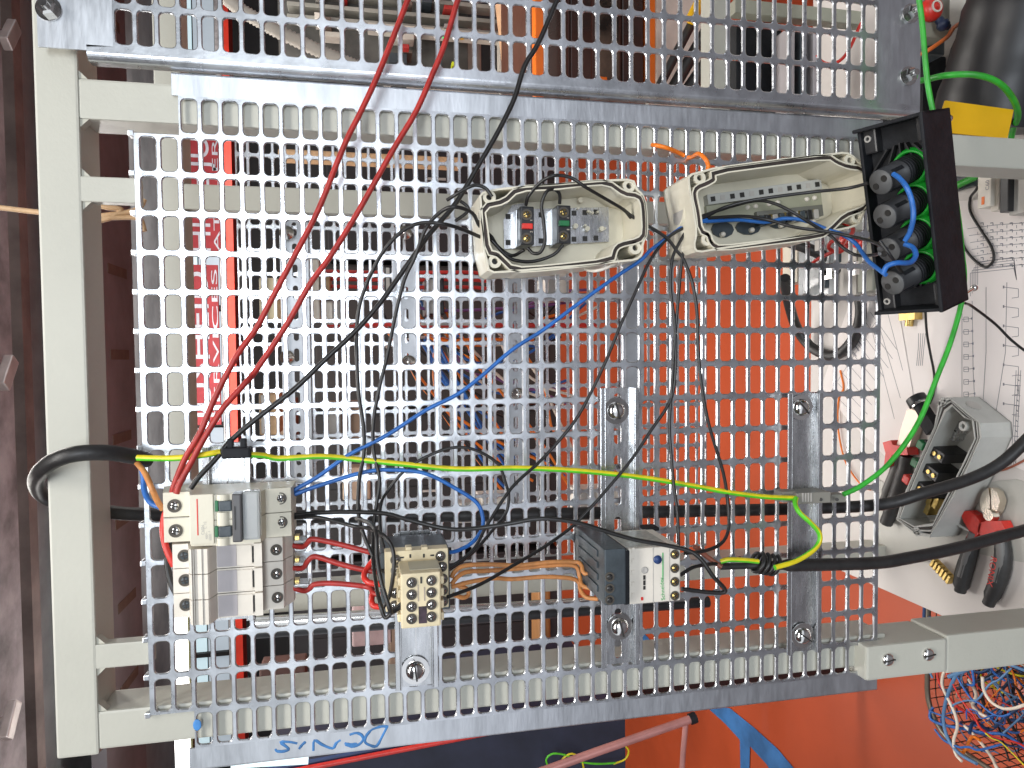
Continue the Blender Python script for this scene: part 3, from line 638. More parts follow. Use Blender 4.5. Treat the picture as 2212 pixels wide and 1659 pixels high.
mb = MB(); obar(mb, at(*c2(530, 730), -.01), at(*c2(1650, 600), -.01), .016, -.0115, -.0065); part('base_strip', mb, mat('olive_board', (.34, .34, .25), .4), E2)
mb = MB(); obar(mb, at(*c2(1000, 760), -.012), at(*c2(1640, 690), -.012), .010, -.0165, -.0065); DBD = part('base_strip', mb, mat('dark_board', (.14, .14, .12), .5), E2)
for k in range(13):
    p = at(*c2(1010 + 48 * k, 752 - 5.5 * k), -.0167); mb = MB(); mb.box((p.x - .0012, -.0172, p.z - .0016), (p.x + .0012, -.0163, p.z + .0016)); part('pin', mb, DARKHOLE if k % 3 else BRASS, DBD)
mb = MB()
for q in ((690, 870, 90, 60), (940, 850, 100, 55), (1240, 810, 80, 40)):
    a = at(*c2(q[0], q[1]), -.009); mb.prism([a + Vector((q[3] * .00012 * math.sin(t), 0, -q[2] * .00012 * math.cos(t))) for t in [2 * PI * k / 10 for k in range(10)]], (0, .002, 0))
part('foot', mb, SLATE, E2)
for u, v in ((930, 655), (1008, 645), (1140, 622), (1225, 608), (1510, 575), (1585, 562), (975, 875), (690, 918), (1265, 830), (1575, 785)):
    mb = MB(); p = at(*c2(u, v), -.0115); mb.cyl(p + Vector((0, .004, 0)), p, .0023, n=12); mb.ball(p, .0024, 10); part('peg', mb, WHITEP, E2)
for k in range(9):
    c = at(*c2(1040 + 66 * k, 795 - 8 * k), -.012); mb = MB(); mb.obox(c, ((B_ - A_).normalized(), Y_, (B_ - A_).normalized().cross(Y_)), (.0024, .006, .0042), .0006); part('terminal', mb, [SLATE, BLACKS, GREYP][k % 3], E2)
# cable entry in the end wall
wl = at(*c2(400, 710), -.052); mb = MB(); p = Vector((at(*c2(345, 715), -.026).x, -.026, wl.z + .0006)); mb.pipe(p + Vector((0, 0, .0012)), p - Vector((0, 0, .002)), .0125, .0102, 28); part('cable_entry', mb, BEIGE, E2)
mb = MB(); mb.cyl(p + Vector((0, 0, .0009)), p + Vector((0, 0, .0001)), .0102, n=28); part('entry_hole', mb, GREYP, E2)

# --- black station box with four lamp holders (hangs in front of the plate corner) ---
Yc = -.085; C0 = at(1934, 476, Yc)
Zc = 1 / ((ray(1934, 476)[2])) * (Yc - CP[2]); s_ = Zc / FP
e3 = (pw(CP) - C0).normalized()
e1 = -Z_ + e3 * Z_.dot(e3); e1.normalize(); e2_ = e1.cross(e3); e2_ = e2_ if e2_.dot(-X_) > 0 else -e2_
Nn = (e1 * -.41 + e2_ * .16 + e3 * .90).normalized()
Lv = (e1 * .215 + e2_ * .975); Lv = (Lv - Nn * Lv.dot(Nn)).normalized(); Wv = Lv.cross(Nn).normalized()
if Wv.dot(e1) < 0: Wv = -Wv
hl, hw_, dp = 208 * s_, 76 * s_, 104 * s_; dq = dp * .74
SB = thing('pushbutton_station', 'black open station box with four lamp holders in green collars', 'box', C0 - Nn * dp)
def bx(mb, l0, l1, w0, w1, n0, n1, bev=0.0):
    c = C0 + Lv * (l0 + l1) / 2 + Wv * (w0 + w1) / 2 + Nn * (n0 + n1) / 2
    mb.obox(c, (Lv, Wv, Nn), (abs(l1 - l0) / 2, abs(w1 - w0) / 2, abs(n1 - n0) / 2), bev)
mb = MB(); bx(mb, -hl + .002, hl - .002, -hw_ + .002, hw_ - .002, -dq, -dq + .003)
bx(mb, -hl, hl, hw_ - .003, hw_, -dp * 1.24, 0, .001); bx(mb, -hl, hl, -hw_, -hw_ + .003, -dp, -dp * .30, .001); bx(mb, -hl, -hl + .003, -hw_, hw_, -dp, -dp * .1, .001); bx(mb, hl - .003, hl, -hw_, hw_, -dp, -dp * .1, .001)
part('shell', mb, BLACKP, SB)
for l in (-1, 1):
    for w_ in (-1, 1):
        mb = MB(); bx(mb, l * hl * .98, l * hl * .72, w_ * hw_ * .98, w_ * hw_ * .55, -dq, -dp * .42, .0015); lg = part('corner_lug', mb, BLACKS, SB)
        pc = C0 + Lv * l * hl * .88 + Wv * w_ * hw_ * .78 - Nn * dp * .42; mb = MB(); mb.pipe(pc, pc + Nn * .0012, .0028, .0016); part('lug_ring', mb, GREYP, lg)
for l in (-1, 1):
    for k in range(5):
        c = C0 + Lv * l * hl * .62 + Wv * (hw_ * (.62 - .3 * k)) - Nn * (dq - .006); d = (Lv * l + Wv * (k - 2) * .42).normalized(); mb = MB(); mb.obox(c, (d, d.cross(Nn), Nn), (.011, .0006, .004)); part('rib', mb, BLACKS, SB)
for k in range(4):
    lc = (-0.495 + .345 * k) * hl * 1.0
    cc = C0 + Lv * (lc) + Wv * hw_ * .26 - Nn * (dq - .003)
    mb = MB(); mb.lathe(cc, Nn, [(0, 41 * s_), (.005, 41 * s_), (.0055, 38 * s_), (.010, 37 * s_), (.0102, 32 * s_), (.004, 31 * s_)], 28); col_ = part('green_collar', mb, GREENB, SB)
    tilt = (Nn + Wv * -.20 + Lv * .16).normalized(); c2_ = cc + Nn * .002
    R_ = 29 * s_; H = 108 * s_
    prof = [(0, R_), (H * .55, R_), (H * .56, R_ * .93), (H * .97, R_ * .93), (H, R_ * .88), (H, .0001)]
    mb = MB(); mb.lathe(c2_, tilt, prof, 28); hd = part('lamp_holder', mb, mat('holder_black', (.028, .029, .032), .45), SB)
    mb = MB(); mb.lathe(c2_ + tilt * (H - .0003), tilt, [(0, R_ * .90), (.0009, R_ * .88), (.0010, .0001)], 26); part('end_face', mb, mat('holder_face', (.11, .11, .11), .5), hd)
    for q in range(6):
        mb = MB(); mb.pipe(c2_ + tilt * H * (.10 + .07 * q), c2_ + tilt * H * (.13 + .07 * q), R_ * 1.035, R_ * .9, 24); part('thread_rib', mb, BLACKP, hd)
    Wp = (Wv * .8 - Lv * .5); Wp = (Wp - tilt * Wp.dot(tilt)).normalized()
    for sg in (-1, 1):
        pf = c2_ + tilt * (H + .0001) + Wp * sg * R_ * .45; mb = MB(); mb.cyl(pf, pf + tilt * .0011, R_ * .24, n=12); part('socket_hole', mb, DARKHOLE, hd)
    for aq in (.6, 2.2, 3.8):
        rd = (Lv * math.cos(aq) + Wv * math.sin(aq)); mb = MB(); mb.obox(c2_ + tilt * H * .8 + rd * R_ * .93, (tilt, rd, tilt.cross(rd)), (H * .17, .0006, R_ * .16), .0003); part('key', mb, BLACKP, hd)
# ================= WIRES AND CABLES =================
def wire(name, pts, r, m, label, cat='wire', n=8, sub=5, Y=None, group=None, extra=None):
    mb = MB(); mb.use(m); P = PX(pts, Y); mb.tube(P, r, n, sub, jitter=.006)
    if extra:
        for e in extra: e(mb, P)
    return single(name, mb, m, label, cat, group)
def lerpY(pts, ys):
    out = []; n = len(pts)
    for i, p in enumerate(pts):
        t = i / (n - 1) * (len(ys) - 1); k = min(int(t), len(ys) - 2); out.append((p[0], p[1], ys[k] + (ys[k + 1] - ys[k]) * (t - k)))
    return out
wire('wire', lerpY([(893, -30), (881, 0), (820, 153), (780, 240), (753, 293), (726, 357), (686, 457), (636, 553), (590, 640), (553, 710), (513, 766), (467, 853), (433, 933), (400, 990), (377, 1046), (372, 1064)], [-.03, -.03, -.03, -.035, -.045, -.04]), .0022, REDW, 'left one of the two long red wires running from the breaker to the top')
wire('wire', lerpY([(1003, -30), (989, 0), (960, 97), (933, 163), (899, 240), (853, 317), (806, 400), (766, 470), (712, 556), (670, 613), (620, 700), (553, 800), (533, 824), (483, 880), (443, 943), (412, 1000), (388, 1045), (381, 1066)], [-.03, -.03, -.03, -.035, -.05, -.05]), .0022, REDW, 'right one of the two long red wires running from the breaker to the top')
wire('wire', lerpY([(1215, -30), (1203, 0), (1163, 93), (1133, 143), (1110, 215), (1073, 290), (1036, 353), (1003, 410), (976, 450), (930, 503), (903, 540), (860, 600), (820, 656), (770, 713), (703, 776), (636, 840), (553, 905), (500, 950), (467, 990), (430, 1030), (412, 1055)], [-.03, -.03, -.03, -.035, -.04, -.04]), .0020, BLACKW, 'thick straight black wire slanting from the top down to the two pole breaker')
wire('wire', lerpY([(1061, 518), (1040, 513), (1000, 496), (953, 483), (903, 483), (862, 505), (826, 546), (805, 585), (793, 610), (776, 663), (770, 720), (771, 786), (775, 853), (785, 920), (786, 980), (776, 1036), (774, 1106), (786, 1156), (806, 1203), (820, 1228), (834, 1236)], [-.03, -.055, -.04, -.03, -.03, -.03, -.05, -.065]), .0015, BLACKW, 'black wire making the outer left arc from the red green control box to the contactor')
wire('wire', lerpY([(1060, 510), (1036, 488), (1020, 460), (983, 447), (953, 457), (920, 493), (896, 556), (873, 606), (853, 686), (836, 770), (816, 853), (806, 920), (808, 980), (820, 1036), (813, 1090), (806, 1150), (806, 1210), (812, 1260), (820, 1300), (832, 1334), (850, 1318), (868, 1304)], [-.03, -.055, -.04, -.03, -.03, -.04, -.09, -.10]), .0015, BLACKW, 'black wire making the inner arc from the control box to the lowest left contactor screw')
wire('wire', lerpY([(834, 1200), (822, 1150), (822, 1093), (836, 1063), (870, 1020), (903, 996), (953, 973), (996, 966), (1036, 976), (1076, 1003), (1093, 1046), (1099, 1073), (1092, 1110), (1060, 1150), (1020, 1195), (960, 1238)], [-.06, -.03, -.03, -.03, -.03, -.05]), .0013, BLACKW, 'thin black wire forming a round arch above the contactor')
wire('wire', lerpY([(1560, 470), (1493, 480), (1456, 503), (1406, 540), (1383, 563), (1323, 603), (1240, 663), (1173, 713), (1106, 756), (1036, 816), (986, 853), (920, 886), (836, 940), (753, 983), (686, 1030), (640, 1056), (634, 1062)], [-.028, -.03, -.03, -.03, -.03]), .0016, BLUEW, 'long straight blue wire from the cable hole box down to the breaker')
wire('wire', lerpY([(636, 1068), (686, 1050), (786, 1020), (853, 1015), (920, 1023), (986, 1056), (1030, 1086), (1043, 1118), (1040, 1145), (1020, 1172), (990, 1189), (968, 1194)], [-.03, -.03, -.035, -.05]), .0016, BLUEW, 'short blue wire arching from the breaker over to the contactor coil')
def gy(name, pts, r, label, Y=None, tw=.0):
    mb = MB(); mb.use(LIMEW); mb.mats.append(YELW); mb.tube(PX(pts, Y), r, 12, 5, mats2=1, twist=tw, nn0=(0, -1, 0)); return single(name, mb, LIMEW, label, 'wire')
gy('wire', lerpY([(297, 989), (366, 990), (416, 986), (478, 976)], [-.025, -.035, -.04]), .0023, 'short yellow green wire between the black cable end and the black clip', tw=.05)
gy('wire', lerpY([(538, 982), (570, 984), (603, 990), (686, 986), (740, 989), (786, 994), (886, 1004), (986, 1013), (1106, 1011), (1206, 1014), (1306, 1022), (1406, 1034), (1506, 1051), (1572, 1063), (1640, 1072), (1690, 1075), (1722, 1076)], [-.04, -.03, -.03, -.03, -.028]), .0022, 'long yellow green earth wire crossing the whole perforated plate', tw=0)
gy('wire', lerpY([(1719, 1076), (1718, 1090), (1728, 1108), (1752, 1130), (1769, 1150), (1770, 1170), (1755, 1190), (1719, 1212), (1674, 1226)], [-.03, -.045, -.045, -.05]), .0022, 'yellow green wire curving over the dull rail onto the black cable', tw=.06)
gy('wire', lerpY([(1556, 1213), (1575, 1209), (1610, 1210), (1638, 1213)], [-.042, -.045, -.045]), .0021, 'short yellow green wire end lying on the black cable near the relay')
wire('cable', lerpY([(1976, -30), (1985, 0), (1992, 50), (1999, 133), (2005, 187), (2017, 247), (2032, 300), (2049, 367), (2062, 417), (2072, 483), (2079, 553), (2083, 603), (2075, 663), (2052, 743), (2022, 820), (1992, 896), (1959, 953), (1912, 1010), (1859, 1050), (1822, 1068)], [-.045, -.045, -.04, -.03, -.03, -.03, -.025]), .0023, GREENW, 'long bright green cable from the top curving down to the grey terminal', 'cable', 12)
wire('cable', [(1900, 180, .06), (1989, 174, .04), (2042, 163, .015), (2109, 162, .0), (2159, 180, .0), (2189, 215, .01), (2199, 250, .03), (2187, 285, .06), (2180, 330, .08)], .0030, GREENW, 'darker green cable looping in front of the black case in the top right corner', 'cable', 12)
# power cables
wire('cable', [(318, 994, -.008), (298, 988, -.016), (233, 978, -.030), (167, 980, -.036), (117, 995, -.032), (86, 1020, -.014), (78, 1045, .018), (95, 1072, .056), (150, 1092, .066), (230, 1106, .066), (330, 1112, .055), (480, 1115, .04), (640, 1116, .032), (850, 1114, .030), (1100, 1112, .030), (1400, 1106, .030), (1720, 1099, .026), (1902, 1090, .012), (1992, 1066, 0), (2092, 1036, -.006), (2159, 1003, -.012), (2212, 956, -.018), (2260, 905, -.02)], .0058, RUBBER, 'thick black cable running behind the plate and looping over the top tube', 'cable', 16)
wire('cable', lerpY([(1556, 1224), (1620, 1222), (1676, 1221), (1759, 1220), (1892, 1216), (1959, 1206), (2059, 1186), (2159, 1160), (2212, 1146), (2270, 1128)], [-.028, -.032, -.03, -.03, -.03]), [.0028, .0040, .0056, .0056, .0056, .0056, .0056, .0056], RUBBER, 'thick black cable crossing in front of the dull rail toward the right edge', 'cable', 16)
mb = MB()
for k in range(4):
    u = 1632 + k * 11; c = at(u, 1215 + k * 2, -.033); mb.tube([c + Vector((.0078 * math.cos(a), .0078 * math.sin(a), -.0006 * a - .003 * math.cos(a))) for a in [2 * PI * q / 12 for q in range(13)]], .0018, 8, 2)
single('wire_wrap', mb, BLACKW, 'black wire wound in rings around the cable beside the relay', 'wire')
wire('wire', lerpY([(1500, 1180), (1519, 1196), (1540, 1212), (1559, 1225)], [-.035, -.035, -.04]), .0022, DBROWN, 'short red brown wire stub beside the relay and black cable')
wire('wire', lerpY([(296, 1000), (312, 1020), (326, 1050), (340, 1082), (352, 1100)], [-.02, -.035, -.03]), .0022, BROWNW, 'orange brown wire from the looped cable into the breaker left side')
wire('wire', lerpY([(304, 1002), (310, 1030), (312, 1060), (325, 1085), (352, 1098)], [-.016, -.02, -.015, -.02]), .0022, BLUEW, 'short blue wire bending behind the orange brown one into the breaker')
wire('wire', lerpY([(372, 1090), (357, 1110), (352, 1145), (358, 1180), (368, 1206), (376, 1222)], [-.02, -.024, -.03, -.03]), .0024, REDB, 'short thick red wire bent down the left edge of the breakers')
wire('wire', lerpY([(372, 1150), (364, 1190), (362, 1225), (370, 1260), (382, 1285)], [-.018, -.018, -.02]), .0024, BLACKW, 'short black wire bent down the left edge of the fuse holder')
# control wires on the right half
G2 = None
wire('wire', lerpY([(1347, 453), (1365, 467), (1399, 488), (1439, 513), (1463, 543), (1476, 560), (1496, 613), (1506, 680), (1508, 753), (1516, 836), (1532, 920), (1562, 1020), (1572, 1086), (1574, 1140), (1559, 1173), (1522, 1190), (1479, 1195)], [-.035, -.03, -.03, -.03, -.05]), .0015, BLACKW, 'black wire sweeping farthest right before hooking back to the relay')
wire('wire', lerpY([(1497, 478), (1484, 520), (1473, 563), (1463, 670), (1456, 753), (1450, 853), (1446, 920), (1450, 986), (1456, 1053), (1463, 1106), (1466, 1180)], [-.03, -.03, -.03, -.05]), .0014, BLACKW, 'black wire hanging straight from the cable hole to the relay top')
wire('wire', lerpY([(1492, 482), (1470, 520), (1452, 560), (1448, 620), (1456, 686), (1460, 753), (1456, 836), (1440, 880), (1406, 930), (1366, 990), (1323, 1043), (1273, 1100), (1233, 1140), (1173, 1183), (1106, 1223), (1036, 1263), (966, 1290)], [-.03, -.03, -.03, -.035, -.08]), .0014, BLACKW, 'black wire from the cable hole slanting to the lower right contactor screws')
wire('wire', lerpY([(1488, 486), (1445, 512), (1406, 560), (1373, 630), (1339, 706), (1313, 770), (1279, 843), (1239, 913), (1173, 990), (1106, 1053), (1053, 1133), (1020, 1190), (962, 1233)], [-.03, -.03, -.03, -.06]), .0014, BLACKW, 'black wire from the cable hole slanting to the upper right contactor screws')
wire('wire', lerpY([(636, 1112), (700, 1107), (770, 1106), (836, 1110), (886, 1124), (970, 1143), (1040, 1140), (1106, 1130), (1150, 1122), (1189, 1121), (1246, 1129), (1313, 1149), (1373, 1166), (1439, 1178), (1489, 1190), (1516, 1210), (1539, 1243), (1567, 1276), (1539, 1280), (1472, 1272)], [-.03, -.05, -.07, -.075, -.08, -.09, -.085]), .0017, BLACKW, 'long black wire from breaker over the relay ending in a sharp bend')
wire('wire', lerpY([(636, 1118), (690, 1118), (766, 1137), (800, 1142), (832, 1160), (849, 1190), (850, 1235), (842, 1285), (828, 1312)], [-.03, -.05, -.08, -.085, -.08]), .0015, BLACKW, 'black wire from the breaker hooking over the contactor left side')
wire('wire', lerpY([(770, 1120), (798, 1130), (812, 1150), (814, 1200), (822, 1250), (840, 1310), (848, 1322), (880, 1300)], [-.05, -.09, -.10, -.108, -.1]), .0016, BLACKW, 'black wire dropping down in front of the contactor to its lowest screw')
wire('wire', lerpY([(1470, 1242), (1488, 1230), (1506, 1223), (1539, 1218), (1575, 1220)], [-.05, -.045, -.035]), .0016, BLACKW, 'short black wire from the relay side into the black cable end')
# brown and red links
def link(pts, ys, m, label, r=.0018): wire('wire', lerpY(pts, ys), r, m, label, n=10)
link([(627, 1177), (653, 1181), (664, 1173), (672, 1165), (694, 1167), (743, 1178), (792, 1191), (814, 1197)], [-.02, -.028, -.03, -.035], REDW, 'uppermost red link from the fuse holder to the contactor', .0021)
link([(627, 1226), (653, 1227), (664, 1213), (675, 1203), (690, 1204), (727, 1216), (768, 1227), (820, 1237)], [-.02, -.028, -.03, -.035], REDW, 'middle red link from the fuse holder to the contactor', .0021)
link([(629, 1268), (655, 1276), (668, 1272), (680, 1262), (719, 1260), (776, 1265), (799, 1270), (808, 1282), (836, 1286)], [-.02, -.028, -.03, -.045], REDW, 'lowest red link from the fuse holder to the contactor', .0021)
link([(810, 1205), (793, 1228), (787, 1240), (788, 1250), (800, 1259), (834, 1263)], [-.03, -.04, -.05], REDB, 'bright red wire curled beside the contactor upper left', .0023)
link([(808, 1272), (804, 1285), (803, 1300), (809, 1309), (828, 1311)], [-.03, -.045, -.05], REDB, 'bright red wire hook beside the contactor lower left', .0023)
link([(975, 1248), (983, 1234), (1003, 1222), (1053, 1219), (1120, 1221), (1189, 1214), (1244, 1214), (1256, 1222), (1262, 1238), (1292, 1244)], [-.035, -.03, -.03, -.045], BROWNW, 'top brown wire between the contactor and the dark relay')
link([(975, 1262), (990, 1245), (1010, 1235), (1053, 1233), (1120, 1228), (1180, 1222), (1240, 1222), (1252, 1245), (1256, 1262), (1270, 1270), (1292, 1270)], [-.035, -.028, -.028, -.045], BROWNW, 'middle brown wire between the contactor and the dark relay')
link([(975, 1268), (1020, 1256), (1070, 1249), (1106, 1251), (1173, 1246), (1230, 1249), (1250, 1258), (1254, 1275), (1266, 1290), (1292, 1294)], [-.035, -.028, -.028, -.045], BROWNW, 'lowest brown wire between the contactor and the dark relay')
link([(978, 1284), (1000, 1291), (1012, 1284), (1008, 1272), (990, 1266)], [-.035, -.03, -.03], BROWNW, 'small brown wire loop at the contactor right side')
# inside the first box
bw = lambda pts, ys, lab, r=.0014: wire('wire', lerpY(pts, ys), r, BLACKW, lab, n=8)
bw([(1136, 443), (1142, 423), (1166, 395), (1190, 381), (1210, 379), (1236, 385), (1266, 405), (1307, 429), (1347, 453), (1362, 470)], [-.038, -.058, -.058, -.03], 'black wire arching over the control box rim from its red block')
bw([(1140, 536), (1152, 547), (1168, 544), (1177, 520), (1174, 478), (1170, 443), (1180, 415), (1197, 409), (1209, 420), (1209, 440)], [-.036, -.045, -.05, -.038], 'black wire joining the red and green contact blocks in a loop')
bw([(1217, 528), (1196, 550), (1156, 564), (1122, 564), (1096, 554), (1061, 518)], [-.036, -.03, -.03, -.03], 'black wire from the green contact block along the box bottom')
bw([(1132, 540), (1106, 552), (1077, 534), (1061, 510)], [-.036, -.026, -.03], 'black wire from the red contact block along the box bottom')
bw([(966, 432), (985, 420), (1011, 405), (1029, 400), (1049, 407), (1063, 425)], [-.04, -.05, -.05, -.05], 'loose black wire end curling at the control box corner')
bw([(983, 478), (1005, 462), (1012, 450), (1000, 438), (985, 430)], [-.012, -.012], 'black wire scrap poking through the plate beside the box')
wire('cord', lerpY([(1328, 552), (1333, 565), (1315, 577), (1288, 585), (1268, 583), (1264, 576)], [-.03, -.05, -.02]), .0013, WHITEP, 'cream plastic cord looping under the control box', 'cord')
# second box
bw([(1875, 396, ), (1829, 407), (1762, 414), (1674, 425), (1608, 436), (1560, 450), (1529, 466), (1497, 478)], [-.085, -.05, -.03, -.03], 'uppermost black wire crossing the cable hole box lengthwise')
wire('wire', lerpY([(1497, 478), (1531, 478), (1597, 475), (1652, 480), (1696, 472), (1740, 477), (1785, 495), (1818, 506), (1846, 524), (1862, 545), (1878, 566), (1914, 594)], [-.03, -.025, -.03, -.055, -.07, -.11]), .0017, BLUEW, 'blue wire leaving the cable hole box for the black station box')
bw([(1529, 471), (1608, 467), (1663, 476), (1718, 491), (1785, 500), (1840, 511), (1884, 522), (1916, 538)], [-.03, -.03, -.05, -.07, -.11], 'black wire from the cable hole box to the third lamp holder')
bw([(1497, 474), (1560, 452), (1630, 434), (1674, 440), (1718, 462), (1762, 489), (1796, 511), (1818, 533), (1849, 551), (1884, 551), (1900, 548)], [-.03, -.03, -.045, -.05, -.065, -.10], 'black wire dipping below the blue one near the station box')
wire('wire', [(1900, 520, -.115), (1925, 555, -.118), (1942, 580, -.105), (1955, 596, -.08)], .0013, BLACKW, 'short black wire across the lowest lamp holder')
wire('wire', [(1409, 313, .004), (1423, 315, -.003), (1445, 321, -.004), (1466, 330, .003), (1480, 337, .004), (1493, 340, -.004), (1509, 332, -.02), (1524, 344, -.03), (1530, 359, -.03), (1526, 374, -.03)], .0019, ORANGEW, 'orange wire threaded through the plate curling onto the box corner')
wire('wire', [(1812, 480, -.03), (1830, 484, -.04), (1843, 495, -.035), (1838, 508, -.02), (1828, 516, .01), (1818, 528, .03), (1800, 520, .05), (1790, 535, .06), (1812, 545, .06), (1830, 530, .05), (1770, 558, .09), (1753, 570, .1)], .0019, REDB, 'red wire curled behind the cable hole box near the station box')
wire('wire', lerpY([(1930, 376), (1944, 386), (1958, 404), (1969, 432), (1973, 467), (1966, 500), (1955, 520)], [-.105, -.118, -.12, -.11]), .0020, BLUEW, 'upper blue jumper on the black station box')
wire('wire', lerpY([(1954, 527), (1972, 535), (1978, 552), (1966, 567), (1936, 568), (1916, 575), (1908, 590)], [-.108, -.12, -.125, -.12]), .0020, BLUEW, 'lower blue jumper curling round the lowest lamp holder')
wire('wire', [(2085, 655, -.02), (2100, 662, -.01), (2150, 700, .0), (2185, 735, .0), (2230, 770, 0)], .0013, BLACKW, 'thin black wire running from the station box to the right edge')
# screws sticking out of the station box back
for (u, v), (u2, v2), lb in (((2086, 634), (2104, 622), 'lower'), ((2030, 268), (2050, 256), 'upper')):
    a = at(u, v, -.03); b_ = at(u2, v2, -.015); mb = MB(); mb.cyl(a, b_, .0016, n=10); mb.ball(b_, .0034, 12); single('screw', mb, CHROME, lb + ' round headed screw sticking out behind the black station box', 'screw')
# tan wires behind the top left of the frame
for k, (pts, lb) in enumerate(([[(-20, 446), (80, 458), (180, 468), (250, 462), (290, 455), (306, 443), (312, 430)], 'tan wire passing behind the top tube and ending in an upturned tip'], [[(200, 440), (230, 448), (262, 452), (240, 470), (200, 480)], 'tan wire strand looped behind the frame near the stub'], [[(200, 470), (250, 470), (300, 472), (312, 500)], 'tan wire end hanging behind the plate corner'])):
    wire('wire', pts, .0024, TANW, lb, Y=.12)
# ================= TABLE AND WHAT LIES ON IT =================
ZT = 0.78
TOPM = mat('table_top', (0.62, 0.58, 0.55), 0.45, 0, 0.02, 4)
TB = thing('table', 'white table behind the frame covered with papers and tools', 'table', (0.4, .27, 0))
mb = MB(); mb.box((-.525, .046, ZT - .022), (1.35, .505, ZT), .0015); part('tabletop', mb, TOPM, TB)
mb = MB(); mb.box((-.5265, .045, ZT - .023), (1.351, .5065, ZT - .004), .0005); part('edge_band', mb, BLACKP, TB)
for x, y in ((-.40, .09), (-.40, .46), (1.28, .09), (1.28, .46)): mb = MB(); mb.box((x - .02, y - .02, 0), (x + .02, y + .02, ZT - .022), .002); part('leg', mb, GREYP, TB)
def flat(pts, z): return [atz(u, v, z) for u, v in pts]
def sheet(name, pts, z, label, m=PAPER, cat='paper', group=None, lines=None, th=.0004):
    mb = MB(); mb.prism(flat(pts, z), (0, 0, th)); t = single(name, mb, m, label, cat, group)
    return t
LW = .0007
def inkline(mb, pts, z, w=LW):
    P = flat(pts, z)
    for a, b in zip(P[:-1], P[1:]):
        d = (b - a);
        if d.length < 1e-5: continue
        L = d.length / 2; d.normalize(); mb.obox((a + b) / 2, (d, Z_.cross(d), Z_), (L, w / 2, .00005))
def drawing(name, pts, z, label, fn):
    P = flat(pts, z); c = sum(P, Vector()) / len(P); t = thing(name, label, 'paper', c)
    mb = MB(); mb.prism(P, (0, 0, .0004)); part('sheet', mb, PAPER, t)
    mb = MB(); fn(mb, z + .00055); part('printed_drawing', mb, INK, t)
def d1(mb, z):
    for k in range(13):
        y = 690 + k * 27; inkline(mb, [(2078 + k * 1.2, y), (2100 + k, y - 2)], z); inkline(mb, [(2082, y - 5), (2082, y + 5), (2092, y + 5), (2092, y - 5), (2082, y - 5)], z); mb.cyl(atz(2100 + k, y - 2, z), atz(2100 + k, y - 2, z + .0002), .0016, n=8)
    inkline(mb, [(2078, 640), (2078, 930), (2088, 1000)], z); inkline(mb, [(2100, 650), (2102, 800), (2112, 985)], z)
    for k in range(5): inkline(mb, [(2096 + 4 * k, 640 - 6 * k), (2096 + 4 * k, 590 - 6 * k), (2190, 580 - 6 * k), (2196, 605)], z)
    inkline(mb, [(2130, 620), (2130, 760), (2118, 960)], z); inkline(mb, [(2175, 610), (2172, 760), (2150, 900)], z)
    for k in range(7): y = 620 + k * 42; inkline(mb, [(2168, y), (2200, y + 4), (2200, y + 22), (2186, y + 24)], z); inkline(mb, [(2168, y - 3), (2168, y + 3)], z, .002)
    for k in range(7):
        y = 478 + k * 15; inkline(mb, [(2090 + k * 3, y + 16), (2150, y + 8), (2230, y + 2)], z)
        for q in range(5): inkline(mb, [(2112 + q * 21, y + 8), (2112 + q * 21, y + 15 - k)], z); inkline(mb, [(2118 + q * 21, y + 4), (2124 + q * 21, y + 3), (2124 + q * 21, y + 9)], z, .0012)
    for k in range(3): inkline(mb, [(2195 + 5 * k, 800), (2184 + 5 * k, 1005)], z)
    for k in range(9): inkline(mb, [(2194 - k, 810 + 22 * k), (2206 - k, 811 + 22 * k)], z); inkline(mb, [(2198 - k, 819 + 22 * k), (2202 - k, 823 + 22 * k)], z, .0012)
    for k in range(4): inkline(mb, [(1984 + 5 * k, 720), (1984 + 4 * k, 748), (1980 + 4 * k, 790)], z, .0009)
drawing('paper', [(1932, 560), (1950, 440), (2110, 432), (2260, 440), (2260, 1035), (2170, 1000), (2080, 960), (1985, 925), (1960, 800), (1942, 690)], ZT + .0012, 'large printed wiring diagram sheet lying on the table under the green cable', d1)
def d2(mb, z):
    for k in range(9): inkline(mb, [(1800 + 10 * k, 850 - 22 * k), (1865 + 9 * k, 915 - 20 * k)], z)
    inkline(mb, [(1795, 845), (1895, 690), (1945, 860)], z); inkline(mb, [(1880, 700), (1932, 905)], z); inkline(mb, [(1908, 640), (1950, 800)], z)
    for k in range(4): inkline(mb, [(1842 + 6 * k, 760 - 12 * k), (1850 + 6 * k, 770 - 12 * k)], z, .002)
drawing('paper', [(1840, 640), (1925, 560), (1945, 690), (1964, 800), (1986, 930), (1950, 985), (1912, 985), (1830, 905), (1775, 835)], ZT + .0022, 'smaller printed sheet with slanted lines beside the wiring diagram', d2)
sheet('pale_patch', [(1890, 1030), (1960, 1075), (2060, 1160), (2100, 1045), (2195, 1035), (2290, 1060), (2290, 1230), (2080, 1190), (2000, 1215), (1893, 1200)], ZT + .0008, 'flat pale grey patch on the table under the cutting pliers', mat('pale_sheet', (.47, .46, .42), .4, 0, .04, 8), 'sheet')  # thin pale grey outline laid flat on the table top

